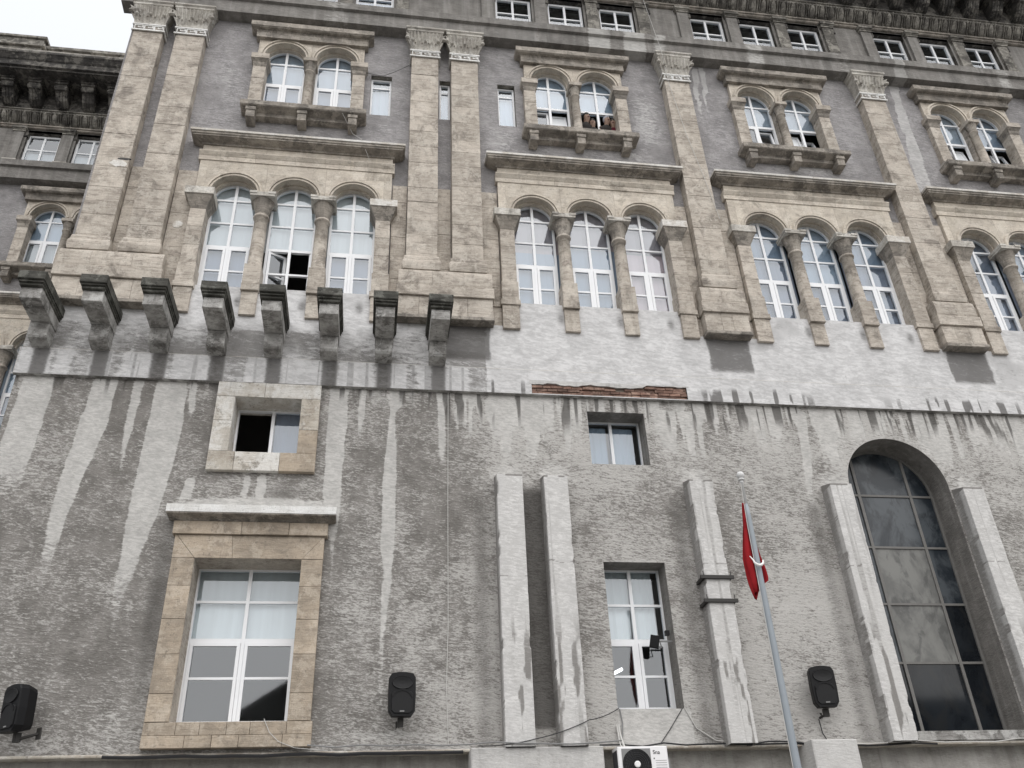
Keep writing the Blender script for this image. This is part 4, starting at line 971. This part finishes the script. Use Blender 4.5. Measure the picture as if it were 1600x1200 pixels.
def main_cornice(parent, x0, x1, off, eggs, brs, par=True):
    m = MB(); m.prism_x([(y+off, z) for y, z in [(.1, 23.93), (-.1, 23.93), (-.13, 23.95), (-.13, 23.99), (-.17, 24.0), (-.17, 24.05), (.1, 24.05)]], x0, x1); o = m.build('cornice_fillet', M['stone_gray'], parent)
    m = MB(); m.prism_x([(y+off, z) for y, z in [(.1, 24.052), (-.14, 24.052), (-.17, 24.1), (-.24, 24.24), (-.36, 24.34), (-.40, 24.36), (-.40, 24.42), (-.44, 24.43), (-.44, 24.47), (.1, 24.47)]], x0, x1); cn = m.build('cornice', M['cornice_mid'], parent)
    m = MB(); m.prism_x([(y+off, z) for y, z in [(.1, 24.472), (-.40, 24.472), (-.40, 25.18), (-1.38, 25.18), (-1.38, 25.24), (-1.46, 25.26), (-1.46, 25.46), (-1.5, 25.5), (-1.58, 25.62), (-1.62, 25.66), (-1.62, 25.74), (-1.2, 25.9), (.1, 25.95)]], x0, x1); cr = m.build('corona', M['cornice_dark'], parent)
    for x in eggs: e = link('egg_ornament', EGG, cn, (x, off-.15, 24.22))
    for x in brs: link('bracket', BRK, cr, (x, off-.4, 0))
    return cr
main_cornice(BLDG, -8.0, XR, 0, np.arange(-6.4, XR-.2, .30), np.arange(-6.0, XR-.3, .79))
main_cornice(WING, -20, -6.3, WING_Y, np.arange(-13.6, -6.5, .30), np.arange(-13.55, -6.6, .79))

# ------------------------------------------------------------------ wing behind on the left
c = WING_C; o_ = WING_Y
wh = [(c-2., c+2., 12.4, 16.9), (c-1.2, c+1.2, 18.2, 21.)]
def wing_wall(name, mat, xr, zr, y, step, holes, st):
    w = grid_wall(name, mat, WING, xr, zr, y, step, holes, st); return w
wing_wall('upper_wall', M['upper'], (-20, -6.4), (10.5, 21.75), o_+.05, .1, wh, stain_upper)
mzw = [(c+d_-.5, c+d_+.5, 22.5, 23.8) for d_ in (-1.46, 0, 1.46)]
wing_wall('mezzanine_wall', M['string'], (-20, -6.4), (22.3, 24.), o_-.05, .1, mzw, stain_plain)
string_course(WING, -20, -6.4, o_)
ashlar(c+2.05, c+2.5, -.01, WING, o_); ashlar(c-2.5, c-2.05, -.01, WING, o_)
wing_wall('lower_wall', M['band'], (-20, -6.4), (0, 12.5), o_-.05, .15, (), stain_plain)
m = MB(); m.box(-20, -6.4, o_+3, o_+3.1, 0, 25); m.build('interior_wall', M['room'], WING)
for z in (12.2, 17.42, 22.0, 24.4): m = MB(); m.box(-20, -6.4, o_+.35, o_+3, z-.15, z); m.build('interior_floor', M['room'], WING)
m = MB(); m.box(-20, -19.9, o_, o_+3, 0, 25); m.build('side_wall', M['room'], WING)
m = MB(); m.box(c-1.79, c+1.79, o_-.04, o_+.3, 12.4, 13.11); o = m.build('sill_wall', M['band'], WING); add_stain(o, stain_plain)
# parapet with a raised block
m = MB(); m.prism_x([(o_-.6, 25.9), (o_-1.15, 25.88), (o_-1.2, 26.0), (o_-1.2, 26.3), (o_-1.28, 26.33), (o_-1.28, 26.45), (o_-.6, 26.5)], -20, -6.4); m.build('parapet', M['cornice_mid'], WING)
m = MB(); m.prism_x([(o_-.6, 25.86), (o_-1.6, 25.76), (o_-1.62, 25.8), (o_-1.2, 26.06), (o_-.6, 26.06)], -20, -6.4); m.build('parapet_slope', M['stone_pale'], WING)
m = MB(); m.block(-14.2, -11.15, o_-1.34, o_-.6, 25.9, 26.25, .02); m.block(-14.3, -11.05, o_-1.42, o_-.6, 26.25, 26.36, .02); m.block(-14.2, -11.15, o_-1.36, o_-.6, 26.36, 26.62, .02); m.block(-14.28, -11.07, o_-1.42, o_-.6, 26.62, 26.72, .02)
m.build('parapet_block', M['cornice_mid'], WING)

# scars where the stone has chipped
def scar(pts, y, mat):
    m = MB(); m.prism_y(pts, y-.004, y+.02); return m.build('chipped_scar', mat, BLDG)
def ragged(cx, cz, rx, rz, n=14): return [(cx+rx*math.cos(2*math.pi*k/n)*random.uniform(.7, 1.1), cz+rz*math.sin(2*math.pi*k/n)*random.uniform(.7, 1.1)) for k in range(n)]
scar(ragged(-5.83, 16.18, .2, .11), -.222, M['stone_white']); scar(ragged(-5.74, 16.32, .14, .035), -.224, M['steel'])
scar(ragged(-4.43, 14.75, .1, .12), -.013, M['stone_white'])

# ------------------------------------------------------------------ loudspeakers
def speaker(loc, yaw, pitch, label, arm):
    t = thing('loudspeaker', label, 'loudspeaker', loc, 'loudspeakers on the wall', (R(pitch), 0, R(yaw)))
    fo = [(-.15, -.33), (.15, -.33), (.205, -.25), (.215, .0), (.21, .26), (.17, .325), (.06, .345), (-.06, .345), (-.17, .325), (-.21, .26), (-.215, 0), (-.205, -.25)]
    m = MB(); m.loft([[(x*.97, -.17, z*.98) for x, z in fo], [(x, -.15, z) for x, z in fo], [(x, -.03, z) for x, z in fo], [(x*.62, .15, z*.86) for x, z in fo]]); m.build('cabinet', M['black'], t)
    m = MB(); n = 14                                      # horn flare
    e = lambda rx, rz, y, cz: [(rx*math.cos(2*math.pi*k/n), y, cz+rz*math.sin(2*math.pi*k/n)) for k in range(n)]
    m.loft([e(.17, .105, -.176, .18), e(.165, .1, -.19, .18), e(.15, .085, -.186, .18), e(.05, .03, -.178, .18)]); m.build('horn', M['black2'], t)
    m = MB(); m.loft([[(x*.8, -.172, z*.5-.12) for x, z in fo], [(x*.78, -.19, z*.48-.12) for x, z in fo]]); m.build('grille', M['black2'], t)
    m = MB(); m.arch_ring(0, -.1, .15, .175, -.2, -.172, R(20), R(160), 14); m.build('trim', M['black'], t)
    m = MB(); m.box(-.035, .035, -.194, -.19, -.265, -.245); m.build('badge', M['fan_grey'], t)
    # arm that holds it off the wall
    m = MB(); m.box(-.045, .045, -.02, .06, -.46, -.33); m.tube([(0, .02, -.42), arm], .022); m.box(arm[0]-.05, arm[0]+.05, arm[1]-.01, arm[1]+.012, arm[2]-.08, arm[2]+.08); m.build('wall_bracket', M['steel'], t)
    return t
speaker((.50, -.28, 4.99), 4, 3, 'black loudspeaker on the wall between the big stone-framed window and the first pale buttress', (0, .27, -.42))
speaker((7.62, -.28, 5.07), -8, 3, 'black loudspeaker on the wall just right of the flagpole', (-.04, .27, -.44))
speaker((-5.11, -.32, 4.83), -42, 4, 'black loudspeaker turned sideways, at the far left of the wall', (.24, .2, -.36))

# ------------------------------------------------------------------ flagpole and flag
px, py = 5.63, -3.
t = thing('flagpole', 'grey steel flagpole with a white ball finial standing in front of the wall', 'flagpole', (px, py, 0))
m = MB(); m.lathe(0, 0, [(.062, .03), (.058, 2.5), (.05, 5.2), (.042, 7.0), (.03, 7.2)], 16); m.build('shaft', M['pole'], t, smooth=True)
m = MB(); m.lathe(0, 0, [(.024, 7.2), (.022, 7.56), (.03, 7.565), (.03, 7.59), (.018, 7.6)], 12); m.build('top_section', M['pole_white'], t, smooth=True)
m = MB(); m.lathe(0, 0, [(.01, 7.6), (.05, 7.61), (.05, 7.63), (.02, 7.635), (.045, 7.65), (.062, 7.68), (.062, 7.71), (.045, 7.745), (.01, 7.76)], 14); m.build('finial', M['pole_white'], t, smooth=True)
m = MB(); m.lathe(0, 0, [(.17, 0.004), (.17, .03), (.07, .03), (.07, .12)], 14); m.build('base_plate', M['pole'], t)
m = MB(); m.tube([(-.032, -.03, 7.55), (-.06, -.04, 6.8), (-.07, -.06, 5.9), (-.066, -.02, 4), (-.064, 0, 1.3)], .005, 5); m.box(-.09, -.06, -.02, .02, 1.2, 1.3); m.build('halyard', M['cable_pale'], t)
fl = thing('flag', 'red flag with a white crescent hanging folded along the flagpole', 'flag', (px, py, 5.75))
m = MB(); rows = []
prof = [(7.24, -.03, 0.0), (7.1, -.05, .0), (6.9, -.07, .005), (6.7, -.105, .04), (6.5, -.14, .07), (6.35, -.165, .09), (6.2, -.16, .12), (6.05, -.155, .135), (5.99, -.15, .125), (5.95, -.148, .07), (5.9, -.145, .0), (5.82, -.135, -.05), (5.72, -.11, -.09)]
for i, (z, l, r_) in enumerate(prof):
    row = []
    w = (r_-l)
    for k in range(13):
        u = k/12; x = l+w*u; yy = .075+.045*math.sin(u*9+i*.25)*min(1, w*6)-.02*u
        row.append((x, yy, z-5.75+.02*math.sin(u*6)))
    rows.append(row)
m.loft([r_+[(x, y+.006, z) for x, y, z in r_[::-1]] for r_ in rows]); m.build('cloth', M['red'], fl, smooth=True)
m = MB(); m.tube([(-.115, -.035, 6.34-5.75)]+[(-.0+.075*math.cos(a)-.02, -.085+.02*math.sin(a), 6.26-5.75+.085*math.sin(a)) for a in [math.pi+math.pi*k/10 for k in range(11)]], [.006]+[.010+.012*math.sin(math.pi*k/10) for k in range(11)], 8); m.build('crescent', M['flagwhite'], fl, smooth=True)
m = MB(); rows = []
for i, (z, l, r_) in enumerate([(7.22, -.035, -.02), (7.0, -.07, -.03), (6.7, -.115, -.04), (6.45, -.15, -.05), (6.3, -.165, -.045), (6.1, -.14, -.02), (5.95, -.13, -.03), (5.8, -.12, -.07)]):
    rows.append([(l, .03, z-5.75), ((l+r_)/2, -.02, z-5.75), (r_, .05, z-5.75), (r_, .058, z-5.75), ((l+r_)/2, -.012, z-5.75), (l, .038, z-5.75)])
m.loft(rows); m.build('front_fold', M['red'], fl, smooth=True)

# ------------------------------------------------------------------ air conditioner
t = thing('air_conditioner', 'white outdoor air conditioner unit with a dark round fan below the ledge', 'air conditioner', (4.32, -.22, 3.62))
m = MB(); m.block(-.41, .41, -.16, .16, 0, .55, .03); m.build('casing', M['casing'], t)
m = MB(); m.box(-.345, .125, -.166, -.158, .05, .515); m.build('fan_surround', M['fan_grey'], t)
m = MB()
for r in (.05, .08, .11, .14, .17, .2, .225): m.arch_ring(-.11, .28, r-.006, r+.006, -.182, -.168, 0, 2*math.pi, 28)
for k in range(24): a = 2*math.pi*k/24; m.box(-.11+.05, -.11+.228, -.178, -.17, .278, .283, (0, a, 0), (-.11, -.174, .28))
m.build('fan_grille', M['black'], t)
m = MB(); m.lathe(0, 0, [(.225, 0), (.225, .003)], 28); o = m.build('fan_disc', M['fan'], t, loc=(-.11, -.1665, .28)); o.rotation_euler = (R(90), 0, 0)
m = MB(); m.lathe(0, 0, [(.05, 0), (.05, .012), (.035, .02)], 16); o = m.build('fan_hub', M['casing'], t, loc=(-.11, -.182, .28)); o.rotation_euler = (R(90), 0, 0)
cu = bpy.data.curves.new('t', 'FONT'); cu.body = 'Sna'; cu.size = .085; cu.extrude = .002; to = bpy.data.objects.new('t', cu); COL.objects.link(to)
bpy.context.view_layer.update(); me = bpy.data.meshes.new_from_object(to); bpy.data.objects.remove(to); me.materials.clear(); me.materials.append(M['black']); me.name = 'lettering'
o = link('lettering', me, t, (.165, -.163, .43)); o.rotation_euler = (R(90), 0, 0)
m = MB(); m.box(.17, .186, -.163, -.158, .355, .375)
m.build('badge', M['black'], t)
m = MB()
for k in range(9): m.box(.2, .38, -.163, -.159, .06+k*.034, .066+k*.034)
m.build('louvre', M['fan_grey'], t)
m = MB()
for k in range(11): m.box(-.418, -.41, -.13+k*.025, -.118+k*.025, .05, .5)
m.build('side_fins', M['fan'], t)
m = MB(); m.box(.41, .45, -.1, .08, .15, .38); m.build('valve_cover', M['fan_grey'], t)
m = MB()
for s_ in (-1, 1): m.box(s_*.3-.02, s_*.3+.02, -.16, .30, -.045, -.005); m.box(s_*.3-.02, s_*.3+.02, .27, .30, -.3, -.045)
m.build('wall_bracket', M['steel'], t)
m = MB(); m.tube([(-.27, .05, .55), (-.275, .12, .63), (-.28, .16, .78), (-.29, .17, .95)], .014); m.tube([(-.22, .05, .55), (-.235, .1, .65), (-.25, .16, .8), (-.26, .17, .95)], .018); m.build('hose', M['cable_pale'], t)

# floodlight in the reveal of the tall plain window
t = thing('floodlight', 'small black floodlight on an arm in the reveal of the tall plain window', 'floodlight', (4.93, .12, 5.98))
m = MB(); m.block(-.1, .06, -.06, .02, -.12, .1, .012); m.box(-.085, .045, -.066, -.06, -.1, .08); m.build('housing', M['black'], t).rotation_euler = (R(8), R(14), R(-18))
m = MB(); m.tube([(0, 0, 0), (.08, .03, .02), (.1, .03, -.1), (.0, .0, -.11)], .012); m.build('bracket', M['fan_grey'], t)
m = MB(); m.box(.08, .36, .02, .05, -.0, .025); m.build('arm', M['fan_grey'], t)
m = MB(); m.box(.2, .27, .0, .08, .12, .2); m.build('junction_box', M['black'], t)
t = thing('paper_sheet', 'crumpled white sheet lying on the sill of the rightmost double window', 'paper', (14.86, .12, 18.46))
m = MB(); rows = []
for i in range(6):
    rows.append([(-.3+.12*i, -.16+.04*k, .05+.22*math.sin(k*.7+i*.6)**2+.03*i*(k % 2)) for k in range(6)])
m.loft([r_+[(x, y, z+.012) for x, y, z in r_[::-1]] for r_ in rows]); m.build('sheet', M['paper'], t)

# ------------------------------------------------------------------ cables
def cable(label, pts, r, mat, name='cable', sag=0., group=None):
    P = [Vector(p) for p in pts]; out = []
    for a, b in zip(P, P[1:]):
        for k in range(8): u = k/8; q = a.lerp(b, u); q.z -= sag*4*u*(1-u); out.append(q)
    out.append(P[-1]); m = MB(); m.tube(out, r, 5); return tag(m.build(name, M[mat]), label, 'cable', group)
def wig(x0, x1, y, z, amp, n, seed):
    r_ = random.Random(seed); return [(x0+(x1-x0)*k/n, y+r_.uniform(-.01, .01), z+r_.uniform(-amp, amp)) for k in range(n+1)]
cable('thick black cable lying along the ledge under the big stone-framed window', wig(-3.9, 1.5, -.06, 4.18, .012, 14, 1), .028, 'cable')
cable('grey cable drooping along the ledge behind the two paired buttresses', wig(-.9, 4.0, -.38, 4.24, .025, 12, 2), .012, 'fan_grey')
cable('black cable looping along the ledge right of the air conditioner', wig(3.7, 7.3, -.1, 4.24, .03, 10, 3), .014, 'cable')
cable('pale cable sagging along the ledge below the tall arched window', wig(7.9, 12.5, -.12, 4.22, .03, 10, 4), .009, 'cable_pale')
cable('black cable running along the ledge right of the flagpole', wig(6.2, 9.6, -.08, 4.2, .03, 8, 5), .016, 'cable')
cable('thin black wire slanting left from the sill of the tall plain window', [(4.1, -.02, 4.83), (3.5, -.37, 4.58), (2.6, -.38, 4.3), (1.7, -.33, 4.22)], .008, 'cable', sag=.03)
cable('thin black wire slanting down from the right sill corner of the tall plain window', [(5.2, -.01, 4.82), (4.95, -.012, 4.5), (4.75, -.02, 4.27)], .007, 'cable')
cable('bundle of pale wires hanging at the right sill corner of the tall plain window', [(5.24, -.01, 4.83), (5.4, -.02, 4.5), (5.7, -.03, 4.3), (6.3, -.05, 4.24)], .009, 'cable_pale')
cable('grey wire dropping from the tall plain window to the air conditioner', [(4.12, -.01, 4.82), (4.14, -.02, 4.6), (4.1, -.04, 4.28)], .012, 'fan_grey')
cable('pale wires tangled at the bottom right of the big stone-framed window', [(-1.6, -.14, 4.7), (-1.5, -.15, 4.5), (-1.35, -.15, 4.36), (-1.1, -.12, 4.27), (-.6, -.08, 4.23)], .005, 'cable_pale')
cable('thin pale wire hanging from the mezzanine down the fourth pilaster', [(6.75, -.33, 23.9), (6.95, -.4, 21.65), (7.05, -.26, 20.5), (7.25, -.26, 18.6), (7.5, -.25, 17.0), (7.66, -.24, 15.8)], .006, 'cable_pale')
cable('thin pale wire hanging below the sill of the leftmost double window', [(-1.3, -.37, 18.4), (-.95, -.1, 17.8), (-.72, -.37, 17.35), (-.5, -.12, 16.9)], .005, 'cable_pale')
cable('thin vertical wire running down the roughcast wall right of the middle speaker', [(1.28, -.012, 10.85), (1.27, -.012, 8.6), (1.27, -.012, 6.2), (1.24, -.012, 5.2), (1.27, -.012, 4.3)], .006, 'cable_pale')
cable('thin black wire sagging from the leftmost double window to the paired pilasters', [(-.83, -.08, 20.05), (-.3, -.05, 20.0), (.37, -.2, 20.35)], .006, 'cable', sag=.03)
cable('short black wire dropping from the speaker beside the flagpole', [(7.58, -.03, 4.62), (7.6, -.02, 4.4), (7.66, -.05, 4.24)], .009, 'cable')

# ------------------------------------------------------------------ people looking out of the second double window
def person(x, y, zf, h, label, top, hair, yaw=0., lean=.0, arm_up=False):
    t = thing('person', label, 'person', (x, y, zf), 'people at the open window', (0, 0, R(yaw)))
    s_ = h/1.7
    me = bpy.data.meshes.new('body')
    V = [(0, 0, .92), (0, 0, 1.15), (0, -lean*.5, 1.36), (0, -lean*.8, 1.46), (0, -lean, 1.53), (0, -lean-.02, 1.62), (0, -lean-.01, 1.69)]
    E = [(0, 1), (1, 2), (2, 3), (3, 4), (4, 5), (5, 6)]; Rr = [.15, .14, .155, .055, .075, .098, .07]
    for s2 in (-1, 1):
        b = len(V); V += [(s2*.17, -lean*.55, 1.39), (s2*.2, -.0-lean*.5, 1.1), (s2*.17, -.12, .92), (s2*.16, -.16, .86)]; Rr += [.062, .046, .036, .03]
        if arm_up and s2 > 0: V[b+1] = (.25, -.14, 1.2); V[b+2] = (.12, -.22, 1.42); V[b+3] = (.09, -.2, 1.5)
        E += [(2, b), (b, b+1), (b+1, b+2), (b+2, b+3)]
        w = Vector(V[b+3]); dr = (w-Vector(V[b+2])).normalized()
        for f, (ox, ln) in enumerate(((-.03, .07), (-.01, .085), (.01, .08), (.03, .06))):
            k = len(V); V += [tuple(w+Vector((ox, 0, 0))+dr*.045), tuple(w+Vector((ox, 0, -.015))+dr*(.045+ln))]; Rr += [.01, .008]; E += [(b+3, k), (k, k+1)]
        k = len(V); V += [tuple(w+Vector((-s2*.045, 0, .01))+dr*.04)]; Rr += [.01]; E += [(b+3, k)]
        l = len(V); V += [(s2*.09, 0, .86), (s2*.1, -.01, .48), (s2*.1, .02, .09), (s2*.1, -.13, .04)]; Rr += [.085, .06, .042, .035]; E += [(0, l), (l, l+1), (l+1, l+2), (l+2, l+3)]
    me.from_pydata([tuple(Vector(v)*s_) for v in V], E, [])
    o = link('body', me, t); me.materials.append(M['skin'])
    md = o.modifiers.new('skin', 'SKIN'); md.use_smooth_shade = True
    for i, r_ in enumerate(Rr): me.skin_vertices[0].data[i].radius = (r_*s_, r_*s_)
    me.skin_vertices[0].data[0].use_root = True
    o.modifiers.new('sub', 'SUBSURF').levels = 1; o.modifiers['sub'].render_levels = 2
    hz, hy = 1.62*s_, -(lean+.02)*s_
    m = MB(); m.loft([[(.02*s_*q*math.cos(a), hy-.098*s_-.012*q, hz-.02*s_+.03*s_*v+.0*math.sin(a)) for a in [2*math.pi*k/8 for k in range(8)]] for q, v in ((.3, 1), (.6, .3), (.9, -.3), (.5, -.5))]); m.build('nose', M['skin'], t)
    for s2 in (-1, 1): m = MB(); m.lathe(s2*.036*s_, hy-.09*s_, [(.002, hz+.0), (.014, hz+.008), (.014, hz+.016), (.002, hz+.022)], 8); m.build('eye', M['hair'], t)
    m = MB(); m.box(-.028*s_, .028*s_, hy-.094*s_, hy-.08*s_, hz-.07*s_, hz-.06*s_); m.build('mouth', M['maroon'], t)
    # hair or scarf: shell over crown, back and sides
    m = MB(); rings = []
    for i in range(9):
        th = math.pi*(.02+.78*i/8); ring = []
        for k in range(16):
            a = 2*math.pi*k/16; f = math.sin(a) < -.25 and i > 2
            rr = .112*s_ if not f else .082*s_
            ring.append((rr*math.sin(th)*math.cos(a)*.95, hy+.012+rr*math.sin(th)*math.sin(a), hz+.025*s_+.125*s_*math.cos(th)))
        rings.append(ring)
    m.loft(rings); m.build('headscarf' if hair == 'scarf' else 'hair', M[hair], t, smooth=True)
    # clothing: one closed shell from hips to neck
    m = MB(); rings = []
    for z, rx, ry, yy in ((.86, .19, .15, 0), (1.0, .18, .14, 0), (1.15, .18, .145, -.1*lean), (1.3, .215, .15, -.4*lean), (1.38, .22, .13, -.6*lean), (1.43, .13, .09, -.7*lean), (1.46, .075, .07, -.8*lean)):
        rings.append([(rx*s_*math.cos(a), yy*s_+ry*s_*math.sin(a), z*s_) for a in [2*math.pi*k/18 for k in range(18)]])
    m.loft(rings); m.build('top', M[top], t, smooth=True)
    return t
ZF = 17.754
person(4.80, .44, ZF, 1.73, 'tall person with short hair at the left of the open upper window', 'shirt', 'hair', 14, .24)
person(5.06, .46, ZF, 1.60, 'shorter person leaning close beside the tall one, left of the window mullion', 'shirt', 'hair', -12, .22)
person(5.33, .42, ZF, 1.66, 'person wearing a pale patterned headscarf right of the window mullion', 'shirt', 'scarf', 12, .25)
person(5.59, .44, ZF, 1.61, 'person in a maroon top at the right edge of the open window', 'maroon', 'hair', -12, .24)
